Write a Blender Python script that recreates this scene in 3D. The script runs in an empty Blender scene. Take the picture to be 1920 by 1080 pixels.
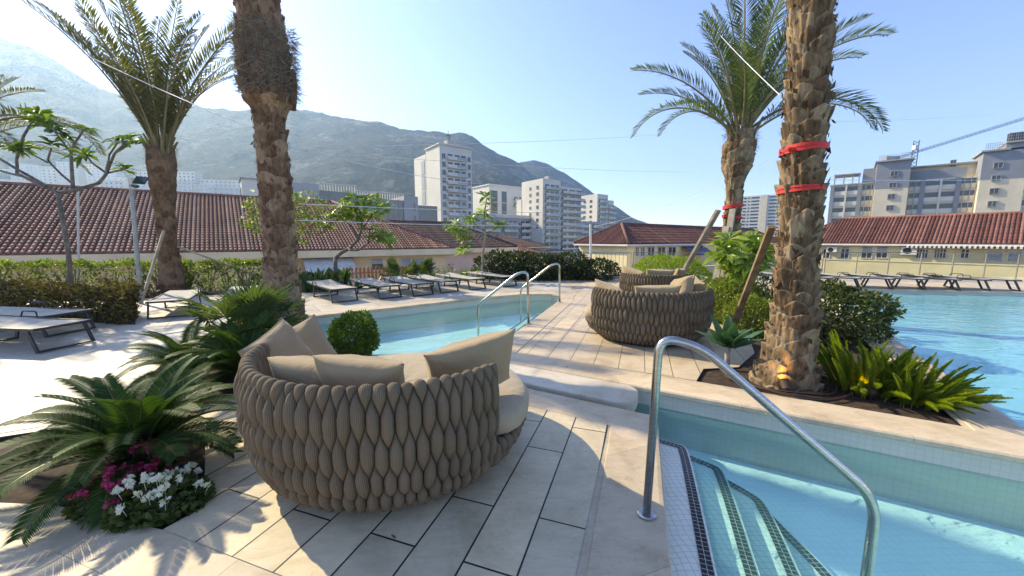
import bpy, bmesh, math, random
import numpy as np
from mathutils import Vector, Matrix
from mathutils.geometry import tessellate_polygon
R = random.Random(7)
rad = math.radians
sc = bpy.context.scene
COL = sc.collection

# ------------------------------------------------------------------ camera survey helpers
F, H = 700.0, 1.55
PIT = math.atan(90 / F)
CP, SP = math.cos(PIT), math.sin(PIT)
def ray(px, py):
    v = (540 - py) / F
    return ((px - 960) / F, CP + SP * v, -SP + CP * v)
def G(px, py, z=0.0):                      # ground point (x, y) at height z
    d = ray(px, py); t = (z - H) / d[2]
    return (d[0] * t, d[1] * t)
def at(px, py, y):                         # 3-D point at forward distance y
    d = ray(px, py); t = y / d[1]
    return Vector((d[0] * t, y, H + d[2] * t))

# ------------------------------------------------------------------ mesh builder
class MB:
    def __init__(s):
        s.v = []; s.f = []; s.m = []; s.uv = None; s.attr = None
    def add(s, verts, faces, mi=0):
        o = len(s.v)
        s.v.extend([tuple(p) for p in verts])
        for f in faces:
            s.f.append([i + o for i in f]); s.m.append(mi)
        return s
    def box(s, c, d, rz=0, mi=0, M=None):
        x, y, z = d[0] / 2, d[1] / 2, d[2] / 2
        P = [Vector((a * x, b * y, e * z)) for e in (-1, 1) for a, b in ((-1, -1), (1, -1), (1, 1), (-1, 1))]
        if M is None: M = Matrix.Rotation(rz, 3, 'Z')
        P = [M @ p + Vector(c) for p in P]
        s.add(P, [(3, 2, 1, 0), (4, 5, 6, 7), (0, 1, 5, 4), (1, 2, 6, 5), (2, 3, 7, 6), (3, 0, 4, 7)], mi)
        return s
    def prism(s, poly, z0, z1, mi=0, top=True, bottom=True):
        n = len(poly)
        a = sum(poly[i][0] * poly[(i + 1) % n][1] - poly[(i + 1) % n][0] * poly[i][1] for i in range(n))
        if a < 0: poly = poly[::-1]
        o = len(s.v)
        s.v.extend([(p[0], p[1], z0) for p in poly] + [(p[0], p[1], z1) for p in poly])
        for i in range(n):
            j = (i + 1) % n
            s.f.append([o + i, o + j, o + n + j, o + n + i]); s.m.append(mi)
        if top: s.f.append([o + n + i for i in range(n)]); s.m.append(mi)
        if bottom: s.f.append([o + i for i in range(n)][::-1]); s.m.append(mi)
        return s
    def tube(s, pts, r, n=8, cap=True, mi=0):
        pts = [Vector(p) for p in pts]
        rs = r if isinstance(r, (list, tuple)) else [r] * len(pts)
        o = len(s.v); up = None
        for i, p in enumerate(pts):
            t = (pts[min(i + 1, len(pts) - 1)] - pts[max(i - 1, 0)]).normalized()
            if up is None:
                up = Vector((0, 0, 1)) if abs(t.z) < .9 else Vector((1, 0, 0))
            a = t.cross(up)
            if a.length < 1e-5: a = t.orthogonal()
            a.normalize(); b = a.cross(t).normalized(); up = b
            for k in range(n):
                q = 2 * math.pi * k / n
                s.v.append(tuple(p + (a * math.cos(q) + b * math.sin(q)) * rs[i]))
        for i in range(len(pts) - 1):
            for k in range(n):
                k2 = (k + 1) % n
                s.f.append([o + i * n + k, o + i * n + k2, o + (i + 1) * n + k2, o + (i + 1) * n + k]); s.m.append(mi)
        if cap:
            s.f.append([o + k for k in range(n)][::-1]); s.m.append(mi)
            e = o + (len(pts) - 1) * n
            s.f.append([e + k for k in range(n)]); s.m.append(mi)
        return s
    def leaf(s, p, d, n, l, w, fold=.25, droop=.15, mi=0):   # a folded two-facet leaf
        p = Vector(p); d = Vector(d).normalized(); n = Vector(n)
        sd = d.cross(n)
        if sd.length < 1e-4: sd = d.orthogonal()
        sd.normalize(); n = sd.cross(d).normalized()
        m = p + d * l * .5
        tip = p + d * l - n * l * droop
        s.add([p, m + sd * w * .5 + n * w * fold, tip, m - sd * w * .5 + n * w * fold, m], [(0, 4, 1), (4, 2, 1), (0, 3, 4), (4, 3, 2)], mi)
    def strip(s, pts, sides, ws, mi=0):      # ribbon
        o = len(s.v)
        for p, sd, w in zip(pts, sides, ws):
            s.v.append(tuple(Vector(p) - Vector(sd) * w)); s.v.append(tuple(Vector(p) + Vector(sd) * w))
        for i in range(len(pts) - 1):
            s.f.append([o + 2 * i, o + 2 * i + 1, o + 2 * i + 3, o + 2 * i + 2]); s.m.append(mi)
    def ico(s, c, r, sq=(1, 1, 1), sub=2, jit=0, rnd=None, mi=0):
        b = bmesh.new(); bmesh.ops.create_icosphere(b, subdivisions=sub, radius=1)
        P = []
        for v in b.verts:
            k = 1 + (rnd.uniform(-jit, jit) if rnd else 0)
            P.append((c[0] + v.co.x * r * sq[0] * k, c[1] + v.co.y * r * sq[1] * k, c[2] + v.co.z * r * sq[2] * k))
        s.add(P, [[v.index for v in f.verts] for f in b.faces], mi); b.free()
    def mesh(s, name, mats, smooth=False):
        me = bpy.data.meshes.new(name)
        me.from_pydata(s.v, [], s.f)
        for m in (mats if isinstance(mats, (list, tuple)) else [mats]): me.materials.append(m)
        if any(s.m): me.polygons.foreach_set('material_index', s.m)
        if smooth: me.polygons.foreach_set('use_smooth', [True] * len(s.f))
        if s.uv:
            u = me.uv_layers.new(name='UVMap')
            u.data.foreach_set('uv', [c for f in s.uv for q in f for c in q])
        if s.attr is not None:
            at_ = me.attributes.new('boot', 'FLOAT_COLOR', 'POINT'); at_.data.foreach_set('color', s.attr)
        me.update()
        return me

def tag(o, label=None, cat=None, group=None, kind=None):
    if label: o['label'] = label
    if cat: o['category'] = cat
    if group: o['group'] = group
    if kind: o['kind'] = kind
    return o
def thing(name, label, cat, loc=(0, 0, 0), rz=0, group=None):
    o = bpy.data.objects.new(name, None); COL.objects.link(o)
    o.empty_display_size = .1
    o.location = loc; o.rotation_euler = (0, 0, rz)
    return tag(o, label, cat, group)
def link(name, me, parent=None, loc=(0, 0, 0), rot=(0, 0, 0), scale=1):
    o = bpy.data.objects.new(name, me); COL.objects.link(o)
    o.location = loc; o.rotation_euler = rot
    o.scale = (scale,) * 3 if isinstance(scale, (int, float)) else scale
    if parent: o.parent = parent
    return o
def part(name, mb, mat, parent=None, smooth=False, world=False, loc=(0, 0, 0), rot=(0, 0, 0)):
    me = mb.mesh(name, mat, smooth)
    if world and parent is not None:
        b = Vector((0, 0, 0)); p = parent
        while p: b += p.location; p = p.parent
        me.transform(Matrix.Translation(-b))
    return link(name, me, parent, loc, rot)
def struct(name, mb, mat, kind='structure', smooth=False):
    o = part(name, mb, mat, None, smooth); o['kind'] = kind
    return o
def solo(name, mb, mat, label, cat, group=None, smooth=False, origin=None):
    me = mb.mesh(name, mat, smooth)
    if origin is not None: me.transform(Matrix.Translation(-Vector(origin)))
    return tag(link(name, me, None, origin or (0, 0, 0)), label, cat, group)
def copy_tree(o, parent=None):
    c = o.copy(); COL.objects.link(c)
    if parent: c.parent = parent
    for ch in [q for q in COL.objects if q.parent == o]:
        copy_tree(ch, c)
    return c

# ------------------------------------------------------------------ materials
def mat(name):
    m = bpy.data.materials.new(name); m.use_nodes = True
    nt = m.node_tree; nt.nodes.clear()
    return m, nt, nt.nodes, nt.links
class N:
    def __init__(s, name):
        s.m, s.nt, s.n, s.l = mat(name)
        s.out = s.n.new('ShaderNodeOutputMaterial')
    def new(s, t, **k):
        q = s.n.new('ShaderNode' + t)
        for a, b in k.items():
            if a[0] == '_': setattr(q, a[1:], b)
            else:
                i = q.inputs[a.replace('__', ' ')]
                if hasattr(b, 'is_output'): s.l.new(b, i)
                else: i.default_value = b
        return q
    def noise(s, scale, vec=None, detail=4, rough=.55, out='Fac', dist=0):
        q = s.new('TexNoise'); q.inputs['Scale'].default_value = scale; q.inputs['Detail'].default_value = detail
        q.inputs['Roughness'].default_value = rough; q.inputs['Distortion'].default_value = dist
        if vec is not None: s.l.new(vec, q.inputs['Vector'])
        return q.outputs[out]
    def ramp(s, fac, stops, interp='LINEAR'):
        q = s.new('ValToRGB'); s.l.new(fac, q.inputs[0]); e = q.color_ramp.elements; q.color_ramp.interpolation = interp
        while len(e) < len(stops): e.new(.5)
        for x, (p, c) in zip(e, stops):
            x.position = p; x.color = tuple(c) + (1,) if len(c) == 3 else c
        return q.outputs[0]
    def mix(s, fac, a, b, mode='MIX'):
        q = s.new('Mix', _data_type='RGBA', _blend_type=mode)
        for i, x in ((0, fac), (6, a), (7, b)):
            if hasattr(x, 'is_output'): s.l.new(x, q.inputs[i])
            else: q.inputs[i].default_value = x if isinstance(x, (int, float)) else tuple(x) + (1,)
        return q.outputs[2]
    def math(s, op, a, b=0, c=None):
        q = s.new('Math', _operation=op)
        for i, x in ((0, a), (1, b)) + (((2, c),) if c is not None else ()):
            if hasattr(x, 'is_output'): s.l.new(x, q.inputs[i])
            else: q.inputs[i].default_value = x
        return q.outputs[0]
    def map(s, vec, scale=(1, 1, 1), rot=(0, 0, 0), loc=(0, 0, 0)):
        q = s.new('Mapping'); s.l.new(vec, q.inputs[0]); q.inputs[1].default_value = loc; q.inputs[2].default_value = rot; q.inputs[3].default_value = scale
        return q.outputs[0]
    @property
    def obj(s): return s.new('TexCoord').outputs['Object']
    @property
    def uv(s): return s.new('TexCoord').outputs['UV']
    @property
    def gen(s): return s.new('NewGeometry').outputs['Position']
    @property
    def isl(s): return s.new('NewGeometry').outputs['Random Per Island']
    def bump(s, h, strength=.3, dist=.01, normal=None):
        q = s.new('Bump'); s.l.new(h, q.inputs['Height']); q.inputs['Strength'].default_value = strength; q.inputs['Distance'].default_value = dist
        if normal is not None: s.l.new(normal, q.inputs['Normal'])
        return q.outputs[0]
    def bsdf(s, color, rough=.6, metal=0, normal=None, spec=.5, **k):
        q = s.new('BsdfPrincipled')
        if hasattr(color, 'is_output'): s.l.new(color, q.inputs['Base Color'])
        else: q.inputs['Base Color'].default_value = tuple(color) + (1,)
        if hasattr(rough, 'is_output'): s.l.new(rough, q.inputs['Roughness'])
        else: q.inputs['Roughness'].default_value = rough
        q.inputs['Metallic'].default_value = metal
        q.inputs['Specular IOR Level'].default_value = spec
        if normal is not None: s.l.new(normal, q.inputs['Normal'])
        return q
    def done(s, sh):
        s.l.new(sh.outputs[0] if hasattr(sh, 'outputs') else sh, s.out.inputs['Surface']); return s.m

def plain(name, c, rough=.6, metal=0, var=.12, scale=3, spec=.4):
    k = N(name); a = k.noise(scale, k.gen)
    c2 = tuple(max(0, x * (1 - 2 * var)) for x in c)
    b = k.noise(scale * 9, k.gen, 3)
    col = k.ramp(a, [(.35, c2), (.65, c)])
    return k.done(k.bsdf(col, rough, metal, k.bump(b, .15, .004), spec))
def leafmat(name, cols, trans=.35, rough=.45, patch=2.0, spec=.3):
    k = N(name)
    col = k.ramp(k.isl, [(i / (len(cols) - 1) * .9 + .05, c) for i, c in enumerate(cols)])
    pn = k.noise(patch, k.gen, 3)
    col = k.mix(k.math('MULTIPLY', pn, .5), col, tuple(x * .72 for x in cols[0]))
    b = k.bsdf(col, rough, 0, None, spec)
    t = k.new('BsdfTranslucent'); tc = k.mix(1.0, col, (1.35, 1.5, .55), 'MULTIPLY'); k.l.new(tc, t.inputs[0])
    mx = k.new('MixShader', Fac=trans); k.l.new(b.outputs[0], mx.inputs[1]); k.l.new(t.outputs[0], mx.inputs[2])
    return k.done(mx)
def stone(name, c1, c2, joint=None, uv=False, rot=0, bw=1.0, rh=.27, off=.37, mortar=.006, jcol=(.03, .027, .025), rough=.55, loc=(0, 0, 0)):
    k = N(name); P = k.gen
    n1 = k.noise(.9, P, 6, .6, dist=.6); n2 = k.noise(7, k.map(P, (1, 3.2, 1), (0, 0, .4)), 6, .65, dist=.8); n3 = k.noise(90, P, 3)
    f = k.math('MULTIPLY_ADD', n2, .55, k.math('MULTIPLY', n1, .55))
    col = k.ramp(f, [(.36, c2), (.52, tuple((a + b) / 2 for a, b in zip(c1, c2))), (.68, c1)])
    pit = k.ramp(k.noise(38, P, 4, .7), [(.30, (.72, .70, .66)), (.42, (1, 1, 1))])
    col = k.mix(.7, col, pit, 'MULTIPLY')
    st = k.ramp(k.noise(1.7, P, 7, .7, dist=1.2), [(.34, (.72, .68, .62)), (.56, (1, 1, 1))])
    col = k.mix(.8, col, st, 'MULTIPLY')
    h = k.math('MULTIPLY_ADD', n3, .3, n2)
    nrm = k.bump(h, .25, .004)
    if joint:
        vec = k.uv if uv else k.map(P, (1, 1, 0), (0, 0, rot), loc)
        b = k.new('TexBrick', _offset=off, _offset_frequency=2); k.l.new(vec, b.inputs['Vector'])
        b.inputs['Color1'].default_value = (.83, .835, .84, 1); b.inputs['Color2'].default_value = (1.07, 1.05, 1.02, 1); b.inputs['Mortar'].default_value = (1, 1, 1, 1)
        b.inputs['Scale'].default_value = 1; b.inputs['Mortar Size'].default_value = mortar; b.inputs['Mortar Smooth'].default_value = .05
        b.inputs['Brick Width'].default_value = bw; b.inputs['Row Height'].default_value = rh; b.inputs['Bias'].default_value = 0
        col = k.mix(1.0, col, b.outputs['Color'], 'MULTIPLY')
        col = k.mix(b.outputs['Fac'], col, jcol)
        nrm = k.bump(k.math('SUBTRACT', 1, b.outputs['Fac']), .6, .006, nrm)
    rg = k.math('MULTIPLY_ADD', n1, .25, rough - .12)
    return k.done(k.bsdf(col, rg, 0, nrm, .4))
def mosaic(name, c1, c2, mort, size=.05, uv=True, gap=.06, rough=.3):
    k = N(name)
    vec = k.uv if uv else k.gen
    if not uv:
        wn = k.noise(2.6, k.gen, 3, out='Color'); vm = k.new('VectorMath', _operation='MULTIPLY_ADD'); k.l.new(wn, vm.inputs[0]); vm.inputs[1].default_value = (.10, .10, 0); k.l.new(vec, vm.inputs[2]); vec = vm.outputs[0]  # noise bends the joints: refraction through water painted into the tile pattern
    b = k.new('TexBrick', _offset=0, _offset_frequency=2); k.l.new(vec, b.inputs['Vector'])
    b.inputs['Color1'].default_value = tuple(c1) + (1,); b.inputs['Color2'].default_value = tuple(c2) + (1,); b.inputs['Mortar'].default_value = tuple(mort) + (1,)
    b.inputs['Scale'].default_value = 1; b.inputs['Mortar Size'].default_value = size * gap; b.inputs['Mortar Smooth'].default_value = .1
    b.inputs['Brick Width'].default_value = size; b.inputs['Row Height'].default_value = size
    n = k.noise(1.2, k.gen, 4)
    col = k.mix(1, b.outputs['Color'], k.ramp(n, [(.3, (.88, .9, .9)), (.7, (1.05, 1.05, 1.05))]), 'MULTIPLY')
    return k.done(k.bsdf(col, rough, 0, k.bump(k.math('SUBTRACT', 1, b.outputs['Fac']), .3, .002), .5))
def water(name, tint, scale, strength, ior=1.33, scatter_veil=(.3, .8, .8), amt=.14, glint=1.0):
    k = N(name); P = k.gen
    v = k.map(P, (1, 1.9, 1), (0, 0, .35))
    n = k.math('MULTIPLY_ADD', k.noise(scale * 3.1, v, 3, .5, dist=.5), .35, k.noise(scale, v, 3, .5, dist=.9))
    nr = k.bump(n, strength, .05)
    fr = k.new('Fresnel', IOR=ior); k.l.new(nr, fr.inputs['Normal'])
    tp = k.new('BsdfTransparent'); tp.inputs[0].default_value = tuple(tint) + (1,)
    df = k.new('BsdfDiffuse'); df.inputs[0].default_value = tuple(scatter_veil) + (1,)  # turquoise diffuse veil stands in for light scattered inside the water
    tr = k.new('MixShader', Fac=amt); k.l.new(tp.outputs[0], tr.inputs[1]); k.l.new(df.outputs[0], tr.inputs[2])
    gl = k.new('BsdfGlossy'); gl.inputs['Roughness'].default_value = .03; k.l.new(nr, gl.inputs['Normal'])
    gl.inputs['Color'].default_value = (glint,) * 3 + (1,)
    mx = k.new('MixShader'); k.l.new(fr.outputs[0], mx.inputs[0]); k.l.new(tr.outputs[0], mx.inputs[1]); k.l.new(gl.outputs[0], mx.inputs[2])
    return k.done(mx)
def glassm(name, tint, rough=.05, op=.5):
    k = N(name)
    tr = k.new('BsdfTransparent'); tr.inputs[0].default_value = tuple(tint) + (1,)
    b = k.bsdf((.05, .06, .07), rough, 0, None, .6)
    mx = k.new('MixShader', Fac=op); k.l.new(tr.outputs[0], mx.inputs[1]); k.l.new(b.outputs[0], mx.inputs[2])
    return k.done(mx)

VROT = math.atan2(.945, .326)          # direction of the paving boards
M = {}
M['coping'] = stone('coping_stone', (.68, .54, .38), (.52, .405, .285), True, True, 0, 1.15, 5.0, 0, .0016, (.22, .18, .14))
M['travertine'] = stone('travertine', (.66, .54, .395), (.50, .405, .295), True, False, -VROT, 1.7, .9, .5, .002, (.26, .22, .18))
M['plank'] = stone('plank_paving', (.74, .61, .42), (.57, .47, .325), True, False, -VROT, 1.08, .272, .37, .0052, (.02, .018, .016), .5, (.3, .062, 0))
M['plank2'] = stone('plank_paving_warm', (.68, .54, .38), (.53, .42, .295), True, False, -VROT, 1.15, .305, .41, .0038, (.08, .065, .05), .5, (.1, .1, 0))
M['pale'] = stone('pale_paving', (.58, .52, .44), (.48, .43, .36), True, False, -.62, 1.25, 1.25, .5, .005, (.12, .11, .1))
M['soil'] = plain('soil', (.075, .045, .028), .95, 0, .3, 14)
M['asphalt'] = plain('asphalt', (.07, .07, .07), .9, 0, .2, .3)
M['wallmosaic'] = mosaic('pool_wall_mosaic', (.60, .56, .46), (.57, .54, .45), (.52, .495, .42), .05)
M['floormosaic'] = mosaic('pool_floor_mosaic', (.87, .87, .84), (.85, .86, .83), (.76, .79, .77), .06, False, .07)
M['stepmosaic'] = mosaic('step_mosaic', (.84, .80, .68), (.79, .76, .66), (.58, .56, .49), .042, False, .06)
M['blackmosaic'] = mosaic('black_mosaic', (.012, .012, .014), (.02, .02, .022), (.34, .33, .31), .033, True, .07, .25)
M['stepface'] = plain('step_riser', (.72, .70, .62), .4)
M['water'] = water('pool_water', (.69, .955, .975), 2.6, .2, 1.17, (.34, .86, .84), .06)
M['deepwater'] = water('deep_pool_water', (.34, .85, .95), 1.25, .42, 1.22, (.30, .80, .88), .46)

def steel():
    k = N('brushed_steel'); P = k.obj
    n = k.noise(14, k.map(P, (1, 1, 12)), 4)
    col = k.ramp(n, [(.3, (.40, .385, .36)), (.7, (.56, .545, .52))])
    return k.done(k.bsdf(col, k.math('MULTIPLY_ADD', n, .18, .14), 1.0))
M['steel'] = steel()
def knit():
    k = N('knitted_rope'); v = k.uv
    w = k.new('TexWave', _wave_type='BANDS', _bands_direction='X'); k.l.new(v, w.inputs['Vector'])
    w.inputs['Scale'].default_value = 4.2; w.inputs['Distortion'].default_value = .6; w.inputs['Detail'].default_value = 2; w.inputs['Detail Scale'].default_value = 5
    n = k.noise(3, k.gen, 5, .6)
    c = k.ramp(n, [(.3, (.135, .104, .070)), (.7, (.195, .152, .105))])
    c = k.mix(.5, c, k.ramp(w.outputs['Fac'], [(0, (.62, .6, .58)), (.6, (1.1, 1.1, 1.1))]), 'MULTIPLY')
    fz = k.noise(260, k.gen, 2)
    return k.done(k.bsdf(c, .92, 0, k.bump(k.math('MULTIPLY_ADD', fz, .5, w.outputs['Fac']), .55, .004), .15))
M['knit'] = knit()
def fabric(name, c):
    k = N(name); n = k.noise(2.2, k.obj, 5, .6); f = k.noise(320, k.obj, 2)
    w1 = k.noise(1, k.map(k.obj, (9, 60, 9)), 2)
    wr = k.noise(5, k.obj, 3, .5, dist=1.4)
    col = k.ramp(n, [(.3, tuple(x * .86 for x in c)), (.7, c)])
    nr = k.bump(wr, .45, .03); nr = k.bump(f, .3, .002, nr)
    b = k.bsdf(col, .95, 0, nr, .1); b.inputs['Sheen Weight'].default_value = .15
    return k.done(b)
M['pillow'] = fabric('pillow_fabric', (.37, .275, .165))
M['cushion'] = fabric('seat_fabric', (.41, .325, .22))
def bark(name, a, b, c):
    k = N(name); P = k.gen
    n = k.noise(5.5, k.map(P, (1, 1, .7)), 6, .65, dist=.5); st = k.noise(26, k.map(P, (1, 1, .22)), 5, .7); f = k.noise(120, P, 3)
    col = k.ramp(n, [(.28, a), (.5, b), (.72, c)])
    at_ = k.new('Attribute'); at_.attribute_name = 'boot'; sp = k.new('SeparateColor'); k.l.new(at_.outputs['Color'], sp.inputs[0])
    col = k.ramp(k.math('MULTIPLY_ADD', sp.outputs[1], .34, k.math('MULTIPLY', n, .66)), [(.22, a), (.46, b), (.68, c)])
    col = k.mix(.85, col, k.ramp(st, [(.3, (.42, .38, .34)), (.6, (1.15, 1.12, 1.06))]), 'MULTIPLY')
    col = k.mix(k.math('MULTIPLY', sp.outputs[0], .38), col, tuple(min(1, x * 1.2) for x in c))
    return k.done(k.bsdf(col, .92, 0, k.bump(k.math('MULTIPLY_ADD', f, .35, st), .8, .012), .12))
M['bark'] = bark('palm_bark', (.055, .034, .021), (.165, .112, .070), (.34, .255, .168))
M['barkwarm'] = bark('palm_bark_warm', (.09, .050, .032), (.21, .130, .082), (.36, .25, .17))
M['barkdark'] = bark('palm_bark_dark', (.07, .04, .025), (.17, .105, .065), (.27, .18, .115))
M['fibre'] = leafmat('palm_fibre', [(.12, .09, .065), (.22, .175, .13), (.33, .275, .21)], .1, .9)
M['smoothbark'] = plain('smooth_bark', (.22, .19, .155), .85, 0, .25, 8)
M['palebark'] = plain('pale_bark', (.40, .36, .30), .85, 0, .25, 12)
M['datefrond'] = leafmat('date_frond', [(.10, .105, .045), (.15, .15, .065), (.22, .19, .10)], .42, .45)
M['datefrond_green'] = leafmat('date_frond_green', [(.075, .11, .045), (.115, .155, .06), (.19, .21, .10)], .4, .4)
M['rachis'] = plain('frond_rachis', (.26, .21, .09), .5, 0, .2, 5)
M['cycad'] = leafmat('cycad_frond', [(.028, .062, .018), (.048, .092, .024), (.085, .14, .03)], .25, .55, 3, .08)
M['cycadrib'] = plain('cycad_rib', (.12, .15, .035), .4)
M['fan'] = leafmat('fan_leaf', [(.05, .085, .03), (.08, .12, .04), (.12, .16, .06)], .35, .4)
M['boxleaf'] = leafmat('box_leaf', [(.075, .135, .02), (.12, .20, .03), (.19, .27, .05)], .35, .4, 5)
M['limeleaf'] = leafmat('lime_leaf', [(.16, .22, .022), (.24, .32, .03), (.34, .42, .05)], .4, .45, 3)
M['yellowleaf'] = leafmat('yellow_green_leaf', [(.13, .17, .03), (.20, .25, .045), (.30, .34, .075)], .35, .4, 5)
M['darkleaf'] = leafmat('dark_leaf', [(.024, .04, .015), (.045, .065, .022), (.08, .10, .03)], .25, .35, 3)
M['mixleaf'] = leafmat('mixed_leaf', [(.045, .06, .02), (.085, .105, .03), (.17, .19, .065)], .3, .35, 5)
M['russet'] = leafmat('russet_leaf', [(.06, .036, .016), (.10, .066, .024), (.20, .15, .035), (.28, .22, .055)], .3, .45, 3)
M['hedgeleaf'] = leafmat('hedge_leaf', [(.10, .15, .035), (.16, .21, .05), (.26, .31, .09)], .5, .4, 1.5)
M['plumleaf'] = leafmat('plumeria_leaf', [(.06, .115, .025), (.10, .17, .035), (.20, .27, .06)], .45, .35, 3)
M['plumlight'] = leafmat('plumeria_light_leaf', [(.15, .23, .035), (.24, .34, .05), (.38, .46, .10)], .42, .3, 4)
M['agave'] = leafmat('agave_leaf', [(.05, .12, .06), (.065, .145, .07), (.085, .17, .08)], .15, .4, 3)
M['fern'] = leafmat('foxtail_needle', [(.20, .26, .03), (.31, .37, .045), (.46, .50, .085)], .45, .6, 4, .1)
M['paddle'] = leafmat('paddle_leaf', [(.04, .075, .03), (.07, .115, .04), (.13, .17, .06)], .35, .35)
M['pink'] = leafmat('pink_petal', [(.45, .03, .13), (.60, .06, .22), (.68, .15, .33)], .3, .6)
M['whitepetal'] = leafmat('white_petal', [(.75, .74, .70), (.82, .81, .77), (.86, .85, .82)], .3, .6)
M['geranium'] = leafmat('geranium_leaf', [(.06, .095, .025), (.10, .14, .035), (.16, .17, .06)], .35, .5, 8)
M['frame'] = plain('dark_frame', (.055, .052, .05), .45, .3)
M['sling'] = plain('sling_fabric', (.43, .40, .35), .85, 0, .06, 4)
M['cream'] = plain('cream_wall', (.84, .70, .47), .85, 0, .08, .8)
M['peach'] = plain('peach_wall', (.85, .63, .37), .85, 0, .08, .8)
M['pinkwall'] = plain('pink_wall', (.82, .58, .46), .85, 0, .08, .8)
M['yellow'] = plain('yellow_wall', (.87, .72, .41), .85, 0, .08, .7)
M['white'] = plain('white_paint', (.72, .70, .66), .6, 0, .06, 2)
M['facade'] = plain('pale_facade', (.72, .67, .57), .8, 0, .06, .08)
M['facade2'] = plain('grey_facade', (.42, .415, .41), .8, 0, .06, .08)
M['sandbrick'] = plain('sand_brick', (.78, .665, .48), .85, 0, .07, .3)
M['greybrick'] = plain('grey_brick', (.29, .295, .31), .85, 0, .07, .3)
M['concrete'] = plain('concrete', (.40, .385, .36), .85, 0, .1, .4)
M['winglass'] = plain('window_glass', (.045, .06, .075), .12, 0, .3, .2, .8)
M['officeglass'] = plain('office_glass', (.10, .115, .12), .15, 0, .35, .06, .8)
M['balglass'] = plain('balcony_glass', (.32, .39, .42), .2, 0, .1, .2, .7)
M['shutter'] = plain('shutter', (.42, .43, .44), .6)
M['wood'] = plain('timber', (.30, .195, .11), .8, 0, .25, 6)
M['woodpale'] = plain('weathered_timber', (.42, .36, .28), .85, 0, .2, 6)
M['red'] = plain('red_webbing', (.62, .035, .03), .6, 0, .1, 8)
M['pipe'] = plain('drip_pipe', (.07, .035, .02), .6)
M['galv'] = plain('galvanised_metal', (.36, .38, .37), .45, .6, .1, 8)
M['bronze'] = plain('bronze_post', (.22, .20, .165), .6)
M['black'] = plain('black_plastic', (.02, .02, .022), .4)
M['wire'] = plain('wire', (.75, .75, .75), .5)
M['crane'] = plain('crane_steel', (.05, .10, .14), .8)
M['awning'] = plain('awning_cloth', (.62, .60, .55), .85)
M['blueawn'] = plain('blue_awning', (.07, .09, .20), .8)
M['terracotta'] = plain('terracotta', (.32, .15, .085), .8)
M['fenceglass'] = glassm('fence_glass', (.93, .95, .94), .05, .06)
def tilemat(name, a, b, c):
    k = N(name); P = k.obj
    col = k.ramp(k.isl, [(.0, a), (.55, b), (.95, c)])
    n = k.noise(1.1, P, 5, .65); g = k.noise(6, P, 4)
    col = k.mix(.8, col, k.ramp(n, [(.3, (.55, .56, .58)), (.7, (1.18, 1.12, 1.06))]), 'MULTIPLY')
    col = k.mix(k.math('MULTIPLY', k.ramp(g, [(.55, (0, 0, 0)), (.75, (1, 1, 1))]), .35), col, (.35, .30, .26))
    return k.done(k.bsdf(col, .8, 0, k.bump(g, .3, .02), .25))
M['tile_old'] = tilemat('old_roof_tile', (.21, .10, .075), (.31, .155, .115), (.41, .24, .18))
M['tile_dark'] = tilemat('dark_roof_tile', (.105, .045, .038), (.155, .065, .052), (.20, .095, .075))
M['tile_red'] = tilemat('red_roof_tile', (.15, .055, .040), (.21, .083, .062), (.29, .14, .11))
M['tile_brown'] = tilemat('brown_roof_tile', (.07, .045, .04), (.10, .06, .052), (.14, .085, .07))
def hillmat():
    k = N('hillside'); P = k.gen
    n = k.noise(.012, P, 8, .68); d = k.noise(.07, P, 6, .7); e = k.noise(.0045, P, 5, .6)
    col = k.ramp(d, [(.32, (.018, .024, .016)), (.5, (.044, .054, .032)), (.70, (.10, .105, .07))])
    rock = k.ramp(k.math('MULTIPLY_ADD', d, .35, k.math('MULTIPLY', n, .75)), [(.585, (0, 0, 0)), (.65, (1, 1, 1))])
    col = k.mix(k.math('MULTIPLY', rock, .6), col, (.33, .31, .27))
    return k.done(k.bsdf(col, .95, 0, k.bump(d, 1.0, 26), .1))
M['hill'] = hillmat()
def emit(name, c, s):
    k = N(name); e = k.new('Emission', Strength=s); e.inputs[0].default_value = tuple(c) + (1,); return k.done(e)
M['lamp'] = emit('lamp_glow', (1, .55, .2), 12)
# ------------------------------------------------------------------ terrace and pools
def near_y(x): return 3.12 - .563 * (x - 1.25)
def far_y(x): return 3.6 - .563 * (x - 1.8)
VH = Vector((.326, .945)); UH = Vector((.945, -.326)); D1 = Vector((.871, -.491))
A_ = Vector((1.25, 3.12)); TIP = Vector((3.90, far_y(3.90))); CC = Vector((-.37, far_y(-.37)))
BP = Vector((.527, .85))                         # big pool's left edge
water_poly = [(-3.35, near_y(-3.35)), tuple(A_), tuple(A_ - VH * 4.6), (3.0, -2.6), (16.5, -2.6), (19.5, 10.35), (15.31, 11.06), (10.05, 12.1),
              tuple(TIP), tuple(CC), (1.22, 9.45), (1.42, 10.45), (1.15, 10.72), (.32, 10.72), (-.84, 10.0), (-2.7, 8.55), (-4.15, 7.5), (-4.2, 7.2)]
bed1 = [(-1.88, 1.83), (-1.80, 2.0), (-2.40, 2.75), (-3.3, 3.15), (-4.15, 2.75), (-3.75, 2.08), (-2.7, 2.02)]
bed2 = [(-2.66, 3.62), (-1.62, 4.28), (-1.78, 4.44), (-3.5, 5.42), (-3.72, 5.7), (-3.8, 6.95), (-4.75, 7.0), (-5.0, 5.6), (-4.1, 4.0), (-3.3, 3.6)]
bedR = [(2.04, 3.96), (3.78, 2.96), (7.9, 9.55), (6.3, 10.4), (4.75, 7.6), (3.35, 5.0), (2.78, 4.42), (2.32, 4.36)]
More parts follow.
